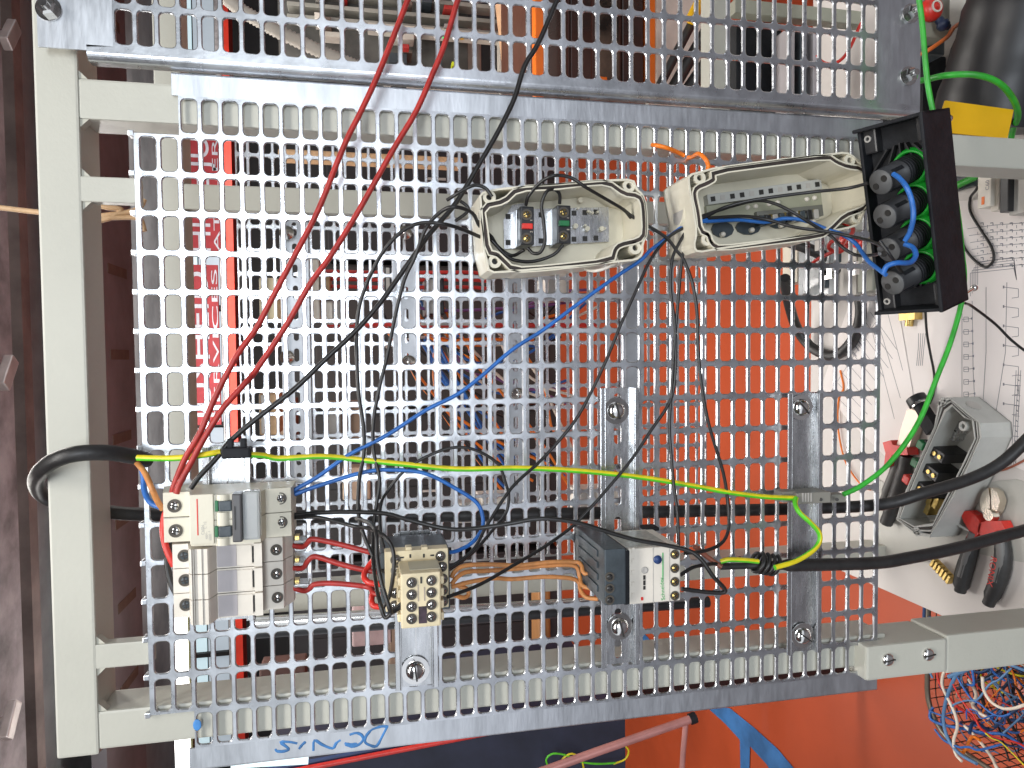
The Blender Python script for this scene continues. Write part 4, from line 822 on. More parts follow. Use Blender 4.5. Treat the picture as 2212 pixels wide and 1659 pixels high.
# --- third control box lying on the table ---
c7 = lambda a, b: (1886.7 + .327 * a, 791.5 + .327 * b)
hB = .046; ZR = ZT + hB
def box3():
    D = Vector((0, 0, -(hB - .002)))
    inner = [(478, 300), (520, 262), (600, 340), (650, 355), (665, 480), (600, 620), (520, 780), (430, 960), (395, 1035), (270, 1055), (175, 1005), (230, 860), (330, 620), (420, 420)]
    outer = [(430, 235), (500, 205), (640, 320), (705, 375), (712, 470), (640, 640), (560, 800), (450, 1000), (370, 1130), (270, 1105), (150, 1010), (200, 850), (305, 610), (400, 400)]
    P = [atz(*c7(*q), ZR) for q in inner]; O = [atz(*c7(*q), ZR) for q in outer]
    t = thing('control_box', 'grey control box lying open on the table with three contact blocks inside', 'box', sum(O, Vector()) / len(O) + D)
    mb = MB(); mb.prism([p + D for p in O], (0, 0, .002)); mb.wall(O, [o + (p - o) * .22 for o, p in zip(O, P)], D); part('shell', mb, LGREY, t)
    mb = MB(); mb.wall([o + (p - o) * .80 for o, p in zip(O, P)], P, D); mb.wall([o + (p - o) * .40 for o, p in zip(O, P)], [o + (p - o) * .52 for o, p in zip(O, P)], D); part('inner_wall', mb, LGREY, t)
    mb = MB(); mb.wall([o + (p - o) * .54 - Z_ * .001 for o, p in zip(O, P)], [o + (p - o) * .78 - Z_ * .001 for o, p in zip(O, P)], (0, 0, -.004)); part('seal', mb, SEAL, t)
    for q in ((455, 238), (590, 395), (285, 1090)): p = atz(*c7(*q), ZR); mb = MB(); mb.pipe(p, p + D, .006, .003, 16); part('screw_lug', mb, LGREY, t)
    L = (atz(*c7(300, 1000), ZR) - atz(*c7(560, 330), ZR)).normalized(); Q = Z_.cross(L)
    for k, (a, b, m_) in enumerate(((470, 560, GREEND), (430, 680, GREEND), (370, 790, REDB))):
        c = atz(*c7(a, b), ZT + .022); mb = MB(); mb.obox(c, (L, Q, Z_), (.007, .019, .018), .001); o_ = part('contact_block', mb, BLACKS, t)
        mb = MB(); qs = 1 if (atz(*c7(a - 60, b), ZT) - c).dot(Q) > 0 else -1; p = c + Z_ * .017 + Q * qs * .017; mb.obox(p, (L, Q, Z_), (.0055, .006, .007), .0015); part('lever', mb, m_, o_)
        for s in (.3, 1): mb = MB(); p = c - Q * qs * s * .013 + Z_ * .018; mb.cyl(p, p + Z_ * .0015, .003, n=10); part('terminal_screw', mb, BRASS, o_)
    for a, b in ((590, 400), (560, 450), (400, 880), (385, 940), (440, 900)): c = atz(*c7(a, b), ZT + .012); mb = MB(); mb.obox(c, (L, Q, Z_), (.008, .004, .008), .001); part('rail_piece', mb, random.choice((BRASS, RAILM)), t)
    A = atz(*c7(835, 380), ZT); ev = atz(*c7(600, 270), ZR)
    mb = MB(); e = (O[3] - O[1]).normalized(); p = (O[2] + O[1]) / 2 - Z_ * .020; nrm = Vector((e.y, -e.x, 0)); nrm = nrm if nrm.dot(p - sum(O, Vector()) / len(O)) > 0 else -nrm
    mb.cyl(p + nrm * -.001, p + nrm * .0012, .0085, n=20); part('cable_entry', mb, GREYP, t)
    return t
box3()

# --- pliers ---
def grip(mb, px, w, z, n=10): mb.tube([atz(u, v, z) for u, v in px], w, n, 5)
GRIPM = mat('dark_grip', (.032, .031, .031), .5, 0, .12, 60, .1, 300); GRIPG = mat('grey_grip', (.14, .135, .13), .5)
pt = thing('pliers', 'cutting pliers with red shoulders and dark grips lying below the black cable', 'pliers', atz(2130, 1190, ZT))
for px, q in (([(2108, 1150), (2100, 1175), (2090, 1210), (2080, 1245), (2074, 1278)], -1), ([(2160, 1150), (2166, 1180), (2166, 1215), (2156, 1255), (2135, 1305)], 1)):
    mb = MB(); grip(mb, px, [.0065, .0085, .009, .0095, .010, .010, .0095, .007], ZT + .010); h = part('grip', mb, GRIPM, pt)
    mb = MB(); mb.tube([atz(u - 4, v, ZT + .0145) for u, v in px[:4]], .0055, 8, 4); part('grip_inlay', mb, GRIPG, h)
mb = MB(); mb.prism(flat([(2093, 1105), (2110, 1102), (2126, 1112), (2138, 1130), (2134, 1150), (2118, 1165), (2106, 1160), (2112, 1145), (2100, 1125)], ZT + .004), (0, 0, .013)); part('red_shoulder', mb, REDB, pt)
mb = MB(); mb.prism(flat([(2136, 1128), (2150, 1124), (2183, 1124), (2192, 1143), (2172, 1145), (2158, 1160), (2140, 1158), (2132, 1146)], ZT + .0035), (0, 0, .0135)); part('red_shoulder', mb, REDB, pt)
JM = mat('polished_jaw', (.80, .72, .62), .22, 1.0, .05, 30)
mb = MB(); mb.prism(flat([(2150, 1053), (2138, 1062), (2131, 1080), (2134, 1102), (2146, 1112), (2153, 1108), (2154, 1080)], ZT + .006), (0, 0, .010)); part('jaw', mb, JM, pt)
mb = MB(); mb.prism(flat([(2155, 1053), (2168, 1062), (2175, 1082), (2168, 1104), (2160, 1116), (2157, 1108), (2156, 1080)], ZT + .006), (0, 0, .010)); part('jaw', mb, JM, pt)
mb = MB(); p = atz(2146, 1112, ZT + .012); mb.cyl(p, p + Z_ * .008, .0085, .007, 16); part('pivot', mb, JM, pt)
mb = MB(); a, b = atz(2146, 1206, ZT + .0205), atz(2137, 1262, ZT + .0205); d = (b - a).normalized(); text_mesh(mb, 'RONIX', (a + b) / 2, d, Z_.cross(d), .012); part('printed_text', mb, REDPRINT, pt)
pt = thing('pliers', 'long tool with red collar and dark grips partly under the green cable', 'pliers', atz(1945, 1050, ZT))
mb = MB(); grip(mb, [(1958, 985), (1952, 1020), (1940, 1060), (1926, 1100), (1914, 1130)], [.009, .0105, .0105, .0105, .009], ZT + .012); part('grip', mb, GRIPM, pt)
mb = MB(); grip(mb, [(1942, 985), (1932, 1020), (1918, 1055), (1904, 1090)], [.006, .007, .007, .005], ZT + .010); part('grip', mb, GRIPG, pt)
mb = MB(); mb.prism(flat([(1930, 955), (1948, 950), (1952, 960), (1983, 966), (1985, 982), (1950, 982), (1946, 1005), (1932, 1010), (1936, 978)], ZT + .004), (0, 0, .018)); part('red_collar', mb, REDB, pt)
mb = MB(); mb.prism(flat([(1952, 962), (1962, 925), (1975, 885), (1992, 880), (2000, 900), (1990, 935), (1980, 966)], ZT + .004), (0, 0, .012)); part('jaw', mb, mat('worn_steel', (.50, .42, .36), .4, .7), pt)
bt = thing('push_button', 'black round push button head lying at the tip of the long tool', 'push button', atz(1995, 870, ZT))
mb = MB(); a = atz(1986, 872, ZT + .02); d = (atz(2004, 900, ZT + .018) - a).normalized(); mb.cyl(a - d * .010, a, .013, .0135, 24); part('cap', mb, BLACKS, bt)
mb = MB(); mb.cyl(a, a + d * .003, .0115, n=24); part('ring', mb, CHROME, bt); mb = MB(); mb.cyl(a + d * .003, a + d * .024, .009, n=18); part('stem', mb, BLACKP, bt)
mb = MB(); mb.obox(a + d * .034, (d, Z_.cross(d), Z_), (.010, .010, .010), .001); part('contact_block', mb, BLACKP, bt)
# brass bits
mb = MB(); L = (atz(2062, 1255, ZT) - atz(2022, 1213, ZT)); Ln = L.normalized(); Q = Z_.cross(Ln); c = atz(2042, 1233, ZT + .008)
tb = thing('terminal_strip', 'small brass terminal strip on the table below the cutting pliers', 'terminal', c - Z_ * .008)
mb.obox(c, (Ln, Q, Z_), (L.length / 2, .003, .003)); part('bar', mb, BRASS, tb)
for k in range(6): mb = MB(); p = c + Ln * L.length * (k / 5 - .5) * .85 + Z_ * .005; mb.obox(p, (Ln, Q, Z_), (.0022, .006, .004), .0005); part('clamp', mb, BRASS, tb)
tb = thing('terminal', 'small brass terminal on the paper just below the black station box', 'terminal', atz(1967, 690, ZT))
mb = MB(); mb.box(atz(1958, 676, ZT + .001) , atz(1976, 690, ZT + .014), .001); part('body', mb, BRASS, tb); mb = MB(); mb.cyl(atz(1965, 690, ZT + .007), atz(1963, 704, ZT + .007), .0055, n=14); part('neck', mb, BRASS, tb)
# loose wires on the table
def twire(pts, r, m, label, z=ZT + .004, cat='wire'):
    mb = MB(); mb.tube([atz(p[0], p[1], z + (p[2] if len(p) > 2 else 0)) for p in pts], r, 8, 5); return single('wire', mb, m, label, cat)
twire([(2112, 402, .01), (2108, 411, .01), (2096, 428), (2096, 457), (2117, 494), (2142, 534), (2146, 562), (2128, 577), (2102, 559), (2083, 534), (2071, 503), (2058, 460)], .0016, BLACKW, 'thin black wire looping on the wiring diagram')
twire([(1999, 670, .03), (2002, 718, .02), (2010, 765, .01), (2018, 810), (2016, 850), (2008, 872)], .0016, BLACKW, 'thin black wire from station box down to the push button')
twire([(2150, 1018), (2170, 1014), (2190, 1006), (2225, 988)], .0014, DBROWN, 'short dark red wire on the diagram at the right edge')
twire([(1815, 800), (1822, 838), (1812, 860), (1810, 920), (1822, 985), (1842, 1025), (1866, 1052), (1880, 1058)], .0014, ORANGEW, 'thin orange wire seen through the plate holes over the table')
twire([(1755, 1185), (1768, 1195), (1780, 1215), (1772, 1235), (1758, 1240)], .001, BLACKW, 'very thin black wire at the table corner')
mb = MB(); mb.tube([atz(*p, ZT + .012) for p in ((2060, 404), (2090, 390), (2122, 374))], .0045, 10, 4); single('cable', mb, GREENW, 'short green cable piece plugged into the small breaker on the table', 'cable')
mb = MB(); mb.tube([atz(p[0], p[1], ZT + p[2]) for p in ((1695, 520, .10), (1740, 535, .08), (1790, 560, .05), (1835, 600, .03), (1858, 650, .02), (1856, 700, .012), (1835, 745, .01), (1800, 768, .01), (1755, 752, .012), (1722, 710, .03), (1703, 650, .07), (1695, 600, .10))], .0085, 14, 6); single('cable', mb, RUBBER, 'thick black cable coiled on the table behind the plate', 'cable')
for pp, (pts, lb) in enumerate((([(2165, 1050), (2120, 1035), (2108, 1065), (2100, 1105)], 'upper'), ([(2010, 1125), (2050, 1122), (2072, 1135), (2100, 1150)], 'lower'))):
    twire([(p[0] - (50 if pp == 0 else 0), p[1], .01) for p in pts], .0018, LGREY, lb + ' pale grey cord tied between the box and the pliers')
# small breaker on the table at the right
sbk = thing('circuit_breaker', 'small white circuit breaker lying on the table at the right edge', 'circuit breaker', atz(2160, 430, ZT))
def tbox(parent, name, u0, v0, u1, v1, z0, z1, m, bev=.001, label=None):
    a, b = atz(u0, (v0 + v1) / 2, z1), atz(u1, (v0 + v1) / 2, z1); c, d = atz((u0 + u1) / 2, v0, z1), atz((u0 + u1) / 2, v1, z1)
    mb = MB(); mb.box((c.x, a.y, z0), (d.x, b.y, z1), bev); return part(name, mb, m, parent, label) if parent else mb
tbox(sbk, 'body', 2112, 372, 2140, 448, ZT + .001, ZT + .035, WHITEP); tbox(sbk, 'body', 2140, 376, 2158, 455, ZT + .001, ZT + .028, WHITEP)
tbox(sbk, 'lever', 2160, 378, 2178, 458, ZT + .001, ZT + .034, BLACKS); tbox(sbk, 'window', 2180, 380, 2215, 462, ZT + .001, ZT + .026, GREYP); tbox(sbk, 'body', 2216, 380, 2250, 468, ZT + .001, ZT + .03, WHITEP)
tbox(sbk, 'orange_mark', 2120, 425, 2126, 442, ZT + .0351, ZT + .0355, ORANGEP, 0)
mb = MB(); text_mesh(mb, 'C60', atz(2133, 400, ZT + .0356), (1, 0, 0), (0, 1, 0), .007); part('printed_text', mb, INK, sbk)
t = thing('tray', 'dark shallow tray under the breaker behind the grey post', 'tray', atz(2080, 385, ZT)); tbox(t, 'base', 2045, 372, 2105, 410, ZT + .001, ZT + .006, SLATE); tbox(t, 'rim', 2040, 366, 2046, 412, ZT + .001, ZT + .014, GREYP)
# clear plastic organiser seen through the holes
t = thing('parts_organiser', 'clear grey plastic parts organiser on the table behind the plate corner', 'organiser', atz(1790, 560, ZT))
for u0, v0, u1, v1, m_ in ((1690, 500, 1722, 612, mat('cream_panel', (.60, .55, .45), .5)), (1724, 500, 1790, 640, GLASSY), (1792, 500, 1850, 640, GREYP), (1852, 505, 1885, 630, mat('olive_grey', (.20, .20, .16), .4))):
    tbox(t, 'compartment', u0, v0, u1, v1, ZT + .001, ZT + random.uniform(.04, .07), m_, .002)
for k in range(7): u, v = random.uniform(1730, 1880), random.uniform(520, 620); mb = MB(); p = atz(u, v, ZT + .072); mb.obox(p, (X_, Y_, Z_), (random.uniform(.006, .014), random.uniform(.004, .012), .004), .001); part('loose_part', mb, random.choice((CHROME, SLATE, GREYP, WHITEP)), t)
for q in ((1826, 520), (1850, 528)): mb = MB(); c = atz(*q, ZT + .078); mb.pipe(c, c + Vector((.003, -.004, 0)), .009, .005, 18); single('ring_terminal', mb, REDB, ('left' if q[0] < 1840 else 'right') + ' of two red rings above the clear organiser', 'ring')
# black tool case with yellow label, top right
cs = thing('tool_case', 'large black padded case with a yellow label in the top right corner', 'case', atz(2120, 150, ZT))
yc = .115
out = [(2045, 285), (2030, 262), (2048, 200), (2062, 130), (2080, 60), (2105, -40), (2300, -40), (2300, 300), (2200, 300)]
mb = MB(); mb.tube([atz(2215, -70, .838), atz(2190, 60, .838), atz(2150, 200, .838), atz(2132, 284, .838)], [.050, .053, .055, .057, .058], 48, 6); part('shell', mb, mat('case_fabric', (.007, .0065, .008), .45, 0, .1, 12), cs)
mb = MB(); mb.tube([at(u + 10, v, .09) for u, v in ((2040, 262), (2058, 200), (2072, 130), (2090, 60), (2114, -40))], .004, 8, 4); part('piping', mb, BLACKP, cs)
mb = MB(); P = [at(u, v, .020) for u, v in ((2043, 217), (2190, 237), (2176, 300), (2024, 284))]; mb.prism(P, (0, .002, 0)); part('yellow_label', mb, YELLOWP, cs)
if False:
    mb = MB(); a, b = at(2040, 283, yc - .0036), at(2165, 296, yc - .0036); d = (b - a).normalized(); text_mesh(mb, 'LIMIT', (a + b) / 2, (d * 1), d.cross(Y_) * -1 if d.cross(Y_).x < 0 else d.cross(Y_), .026); part('printed_text', mb, BLACKP, cs)
# emergency button box, carton, socket
t = thing('emergency_button', 'round red stop button with a pale ring beside the green cable', 'button', at(2006, 24, .2))
p = at(2006, 24, .14); mb = MB(); mb.lathe(p, (0, -1, 0), [(0, .013), (.006, .0135), (.011, .010), (.013, .0001)], 24); part('mushroom_head', mb, REDB, t)
mb = MB(); q = p + Vector((0, -.0118, 0)); mb.pipe(q, q - Y_ * .0014, .0068, .0050, 20); part('pale_ring', mb, WHITEP, t); mb = MB(); mb.box((p.x - .03, p.y, p.z - .03), (p.x + .03, p.y + .05, p.z + .02), .003); part('base', mb, mat('olive_grey2', (.25, .24, .19), .5), t)
t = single('carton', MB().prism([at(u, v, .16) for u, v in ((2022, -30), (2100, -30), (2078, 40), (2062, 66), (2021, 40))], (0, .1, 0)), WHITEP, 'white carton corner beside the red stop button', 'carton')
t = thing('socket_block', 'dark socket block with two holes behind the green cable', 'socket', at(2020, 100, .17)); mb = MB(); pbox(mb, 2002, 82, 2042, 118, .16, .22, .003); part('body', mb, SLATE, t)
for u in (2014, 2026): mb = MB(); mb.cyl(at(u, 92, .1597), at(u, 92, .1605), .003, n=10); part('hole', mb, DARKHOLE, t)
mb = MB(); pbox(mb, 1994, 120, 2080, 270, .22, .30, .004); single('equipment_box', mb, BLACKP, 'black equipment housing behind the two green cables', 'housing')
wire('wire', [(1988, 117, .13), (2003, 110, .12), (2030, 92, .12), (2048, 78, .125), (2060, 60, .13), (2075, 50, .14)], .0024, mat('dull_orange', (.60, .13, .02), .5), 'orange wire between the red stop button and the black case')
wire('wire_nut', [(2028, 42, .13), (2036, 52, .128), (2048, 58, .13)], [.005, .007, .004], mat('navy', (.01, .02, .06), .5), 'dark blue wire nut beside the white carton', 'wire nut')
# long grey neighbour items on the table top of picture
t = thing('tool_box', 'black open tool box on the table seen through the neighbouring plate', 'tool box', atz(1650, 120, ZT)); mb = MB(); pbox(mb, 1590, 45, 1690, 260, .38, .48, .004); part('body', mb, BLACKP, t)
mb = MB(); pbox(mb, 1588, 10, 1870, 40, .34, .36, .002); single('upright_bar', mb, mat('olive_paint', (.33, .33, .26), .5), 'olive grey bar of the rear frame crossing behind the neighbouring plate', 'bar')
t = thing('cable_duct', 'lilac grey ducting pieces standing on the table behind the neighbouring plate', 'duct', at(1760, 120, .36))
for u in (1700, 1728, 1756): mb = MB(); pbox(mb, u, 60, u + 17, 260, .33, .36, .002); part('duct', mb, VIOL if u != 1728 else SLATE, t)
wire('wire', [(1765, 118, .30), (1775, 133, .30), (1795, 138, .30), (1818, 128, .30), (1838, 100, .30), (1855, 60, .30), (1862, 48, .30)], .0022, REDB, 'red wire hanging behind the right part of the neighbouring plate')

# ================= FAR BACKGROUND =================
# things fixed on the rear plate
def brail(u, v0, v1, label, slots=True, y=.352):
    c = at(u, (v0 + v1) / 2, y); t = thing('mounting_rail', label, 'rail', c); mb = MB(); railprof(mb, c.z, at(u, v0, y).x, at(u, v1, y).x, y, slots); part('rail_body', mb, REARM, t)
    return t
brail(640, 470, 1060, 'leftmost rail on the rear plate behind the bright glare', True)
brail(878, 560, 800, 'short slotted rail on the rear plate in the middle', True)
brail(1116, 560, 1140, 'slotted rail on the rear plate behind the orange wires', True)
brail(1366, 560, 860, 'rail on the rear plate above the relay rail', False)
for u, v in ((619, 503), (875, 503), (620, 772), (1119, 852), (883, 782)):
    p = at(u, v, .345); mb = MB(); mb.lathe(p, (0, -1, 0), [(0, .009), (.001, .009), (.0011, .005), (.005, .0048), (.006, .0001)], 18); single('fixing_screw', mb, CHROME, 'round fixing screw on the rear plate, ' + {(619, 503): 'topmost at the left', (875, 503): 'topmost at the right', (620, 772): 'lower left one', (1119, 852): 'one on the middle slotted rail', (883, 782): 'one at the short rail end'}[(u, v)], 'screw', 'fixing screws on the rear plate')
k = 0
for u0, v0, u1, v1, m_, lb in ((655, 560, 690, 690, WHITEP, 'cream relay block behind the red wires'), (692, 590, 712, 640, TANW, 'tan terminal block behind the second red wire'), (560, 600, 600, 690, CREAM, 'cream module at the left of the rear plate'), (700, 650, 745, 700, GREYP, 'grey module behind the black wires'), (1250, 1060, 1345, 1125, WHITEP, 'white duct piece behind the yellow green wire'), (1040, 1075, 1110, 1110, WHITEP, 'white module behind the thin black arch'), (990, 1085, 1030, 1130, GREYP, 'grey module next to the white one behind the arch'), (560, 850, 600, 940, TANW, 'brown module low on the rear plate'), (700, 870, 790, 950, mat('brown_card', (.28, .18, .12), .6), 'brown card piece behind the outer black arc'), (905, 690, 1290, 706, REDB, 'long red duct strip on the rear plate'), (700, 690, 860, 704, REDB, 'short red duct strip on the rear plate'), (830, 575, 860, 640, BLACKS, 'black contactor on the rear plate under the thick black wire'), (920, 600, 960, 680, BLACKS, 'black relay on the rear plate right of the thick wire'), (1180, 590, 1230, 650, WHITEP, 'white module on the rear plate below the first control box')):
    t = thing('rear_module', lb, 'module', at((u0 + u1) / 2, (v0 + v1) / 2, .46)); mb = MB(); pbox(mb, u0, v0, u1, v1, .40, .46, .002); o_ = part('body', mb, m_, t)
    mb = MB(); pbox(mb, u0 + 4, v0 + 3, u0 + (u1 - u0) * .4, v1 - 3, .396, .401, .001); part('cover', mb, GREYP if m_ != GREYP else WHITEP, o_)
rnd = random.Random(11)
for i in range(34):
    m_, cn = rnd.choice(((ORANGEW, 'orange'), (ORANGEW, 'orange'), (BLUEW, 'blue'), (BLUEW, 'blue'), (PURPW, 'purple'), (WHITEW, 'white'), (BLACKW, 'black')))
    sx, sy = rnd.uniform(820, 1120), rnd.uniform(600, 760); ex, ey = rnd.uniform(1050, 1260), rnd.uniform(820, 1120)
    if i % 3 == 0: ex, ey = rnd.uniform(1150, 1300), rnd.uniform(620, 740)
    bx_ = rnd.uniform(-60, 60); d_ = rnd.uniform(.42, .52)
    mb = MB(); mb.tube(PX([(sx, sy), (sx + (ex - sx) * .3 + bx_, sy + (ey - sy) * .3 + rnd.uniform(0, 60)), (sx + (ex - sx) * .65 + bx_ * .6, sy + (ey - sy) * .65 + rnd.uniform(0, 60)), (ex, ey)], d_), .0022, 6, 4)
    single('wire', mb, m_, '%s wire in the tangle behind the rear plate' % cn, 'wire', '%s wires in the tangle behind the rear plate' % cn)
for i, (v, lb) in enumerate(((586, 'upper'), (602, 'middle'), (618, 'lower'))):
    mb = MB(); mb.tube(PX([(700, v), (850, v + 3), (1000, v + 2), (1060, v + 6)], .43), .0026, 8, 4); single('wire', mb, REDB, lb + ' of three straight red wires crossing the rear plate', 'wire')
# corrugated hose
mb = MB(); hp = PX([(470, -20), (520, 22), (600, 68), (700, 115), (780, 148), (850, 180)], .95); P2 = []
for a, b in zip(hp[:-1], hp[1:]):
    for q in range(22): P2.append(a.lerp(b, q / 22))
mb.tube(P2, [.0145 if q % 2 else .0120 for q in range(len(P2))], 18, 1); single('corrugated_hose', mb, mat('hose_grey', (.40, .36, .31), .55), 'grey corrugated hose slanting behind the neighbouring plate', 'hose')
# orange machine with dark glass
t = thing('machine_cabinet', 'machine cabinet with orange posts and dark glass behind the neighbouring plate', 'cabinet', at(1290, 60, 1.6))
def bgbox(parent, name, u0, v0, u1, v1, yf, yb, m, bev=.003, label=None, cat=None, group=None):
    mb = MB(); pbox(mb, u0, v0, u1, v1, yf, yb, bev); return part(name, mb, m, parent) if parent else single(name, mb, m, label, cat, group)
bgbox(t, 'carcass', 1150, -400, 1418, 205, 1.34, 1.8, mat('maroon_panel', (.10, .035, .022), .4))
bgbox(t, 'orange_post', 1155, -400, 1175, 206, 1.31, 1.35, ORANGEP); bgbox(t, 'orange_post', 1397, -400, 1416, 206, 1.31, 1.35, ORANGEP)
GL = mat('dark_glass', (.05, .022, .016), .15, 0, .3, 3, coat=.5)
for u in (1180, 1232, 1292, 1344): bgbox(t, 'glass_panel', u, -400, u + 46, 200, 1.325, 1.335, GL if u != 1292 else mat('brown_glass', (.10, .07, .05), .2, 0, .4, 6))
bgbox(t, 'orange_block', 1292, 165, 1312, 200, 1.30, 1.33, ORANGEP)
t = thing('work_bench', 'cream bench below the orange machine behind the neighbouring plate', 'bench', at(1480, 60, 1.5)); bgbox(t, 'top', 1418, -420, 1534, 212, 1.30, 1.9, mat('cream_panel2', (.66, .60, .52), .5))
c = at(1534, 212, 1.3)
for x in (c.x + .05, c.x + .7): mb = MB(); mb.box((x, 1.35, 0), (x + .05, 1.40, at(1534, 100, 1.3).z)); part('leg', mb, SLATE, t)
for k, (a, b) in enumerate((((1415, 205), (1500, 40)), ((1440, 215), (1530, 60)), ((1475, 215), (1540, 120)))):
    mb = MB(); mb.tube(PX([a, b], 1.0), .011 + .004 * k, 8, 1); single('tripod_leg', mb, mat('tripod_black', (.03, .028, .027), .4), ['thin', 'middle', 'thick'][k] + ' slanted black tripod leg behind the neighbouring plate', 'tripod leg')
mb = MB(); mb.tube(PX([(1492, 45), (1502, 25), (1512, 5)], .98), .014, 8, 3); single('clamp_lever', mb, YELLOWP, 'orange yellow clamp lever at the top of the slanted black legs', 'lever')
# test bench with instruments, upper left
t = thing('test_bench', 'olive grey instrument rack with pale rails behind the neighbouring plate', 'rack', at(800, 100, 2.6))
bgbox(t, 'panel', 600, -120, 1010, 150, 2.55, 2.65, mat('olive_dark', (.10, .095, .085), .6, 0, .25, 5))
for v in (-10, 22, 48): bgbox(t, 'pale_rail', 620, v, 1080, v + 9, 2.48, 2.55, mat('pale_rail', (.32, .31, .27), .5))
for u0, v0, u1, v1 in ((845, 70, 895, 84), (690, 68, 745, 78), (795, 60, 1090, 72), (1080, 70, 1092, 205), (880, 212 - 30, 1100, 192)): bgbox(t, 'pale_frame', u0, v0, u1, v1, 2.40, 2.47, mat('pale_frame', (.50, .46, .40), .5))
for u, v, m_, nm in ((958, 66, mat('green_lamp', (.02, .5, .12), .3, emit=((.05, 1, .3), .6)), 'green_lamp'), (976, 133, mat('lime_mark', (.55, .62, .02), .4), 'lime_mark'), (870, 95, REDW, 'red_module'), (820, 120, REDW, 'red_module'), (845, 150, mat('mauve', (.20, .08, .14), .5), 'mauve_module'), (990, 68, YELLOWP, 'yellow_lamp')): bgbox(t, nm, u, v, u + 14, v + 9, 2.38, 2.42, m_, .002)
for k in range(16):
    u, v = random.uniform(660, 980), random.uniform(-60, 140); bgbox(t, 'module', u, v, u + random.uniform(12, 40), v + random.uniform(6, 22), 2.44, 2.54, random.choice((SLATE, GREYP, REDW, mat('brown_mod', (.14, .10, .08), .5), WHITEP)), .002)
# row of dark cabinets
cabs = []
for k in range(8):
    x = -4.6 + k * 1.15; h = [2.05, 1.85, 2.1, 1.95, 2.0, 1.8, 2.1, 1.9][k]
    t = thing('storage_cabinet', ['dark brown cabinet with pale strip, far left of the row', 'low dark cabinet second in the far row', 'tall black cabinet third in the far row', 'dark cabinet fourth in the far row', 'dark cabinet fifth in the far row', 'low black cabinet sixth in the far row', 'tall cabinet seventh in the far row', 'dark cabinet at the far right end of the row'][k], 'cabinet', (x, 5.3, 0), 'dark cabinets along the far wall')
    cm = mat('cab%d' % (k % 3), [(.014, .013, .013), (.024, .019, .017), (.018, .016, .018)][k % 3], .6)
    mb = MB(); mb.box((x - .55, 5.0, 0), (x + .55, 5.6, h), .01); part('carcass', mb, cm, t)
    for s in (-1, 1): mb = MB(); mb.box((x + s * .03, 4.985, .08), (x + s * .53, 4.999, h - .1), .004); dr = part('door', mb, cm, t); mb = MB(); mb.box((x + s * .06, 4.96, h * .5), (x + s * .075, 4.985, h * .5 + .14)); part('handle', mb, GREYP, dr)
nm8 = ['pipe', 'card', 'post', 'storage_box', 'carton', 'carton', 'post', 'bag']
for k, (u0, v0, u1, v1, Y, m_, lb) in enumerate(((600, 330, 1000, 345, 3.2, TANW, 'tan pipe running up behind the plate top'), (760, 1318, 850, 1395, 3.0, mat('pink_card', (.50, .38, .38), .6), 'pinkish card square behind the contactor rail'), (840, 1330, 860, 1460, 3.0, mat('tan_post', (.30, .22, .16), .6), 'tan post behind the contactor rail'), (560, 1440, 660, 1490, 3.0, mat('dusky_box', (.10, .05, .04), .6), 'dusky red box low behind the plate'), (600, 860, 640, 960, 3.4, mat('brown_box', (.22, .15, .10), .6), 'brown carton behind the glare'), (740, 1010, 800, 1080, 3.4, mat('tan_box', (.36, .26, .18), .6), 'tan carton behind the blue wire'), (1165, 1240, 1190, 1480, 2.2, mat('ochre_post', (.28, .12, .03), .5), 'ochre post behind the brown wires'), (1000, 60, 1040, 200, 2.9, mat('pale_bag', (.34, .31, .26), .7), 'pale crumpled bag beside the person'))):
    bgbox(None, nm8[k], u0, v0, u1, v1, Y, Y + .15, m_, .01, lb, nm8[k].replace('_', ' '))
# silver pole bundle low behind the plate
for k, (u0, v0, u1, v1, m_, lb) in enumerate(((553, 1345, 1480, 1290, CHROME, 'silver tube running behind the lower part of the plate'), (553, 1366, 1530, 1300, BLACKS, 'black tube running beside the silver one'))):
    mb = MB(); mb.tube(PX([(u0, v0), ((u0 + u1) / 2, (v0 + v1) / 2), (u1, v1)], .30), .0075, 12, 3); single('tube', mb, m_, lb, 'tube')
# overhead: window band, red beam, banner, lamps, ceiling beams
WIN = mat('window_glass', (.5, .6, .62), .3, 0, .05, 3, emit=((.62, .80, .86), .75)); WIN2 = mat('window_glass_dim', (.4, .45, .5), .3, 0, .05, 3, emit=((.52, .60, .66), .55))
wz1, wz0 = at(392, 800, 6.9).z, at(478, 800, 6.9).z
for k in range(9):
    x = 4.4 - k * 1.16
    t = thing('window', 'pale blue high window in the far wall, number %s of the band from the right' % ['one', 'two', 'three', 'four', 'five', 'six', 'seven', 'eight', 'nine'][k], 'window', (x, 6.9, wz0), 'high windows in the far wall')
    mb = MB(); mb.box((x - .55, 6.93, wz0), (x + .55, 6.95, wz0 + (wz1 - wz0) * .52)); part('pane', mb, WIN2, t); mb = MB(); mb.box((x - .55, 6.93, wz0 + (wz1 - wz0) * .56), (x + .55, 6.95, wz1)); part('pane', mb, WIN, t)
    mb = MB(); mb.box((x - .59, 6.88, wz0 - .03), (x - .55, 6.96, wz1 + .03)); mb2 = MB(); part('frame', mb, DARKHOLE, t)
mb = MB(); bz = at(497, 600, 6.0); mb.box((-5, 6.0, at(506, 600, 6.0).z), (5, 6.2, at(490, 600, 6.0).z)); RB = single('overhead_beam', mb, mat('red_beam', (.9, .05, .02), .5, 0, .1, 6), 'bright red overhead beam under the high windows', 'beam')
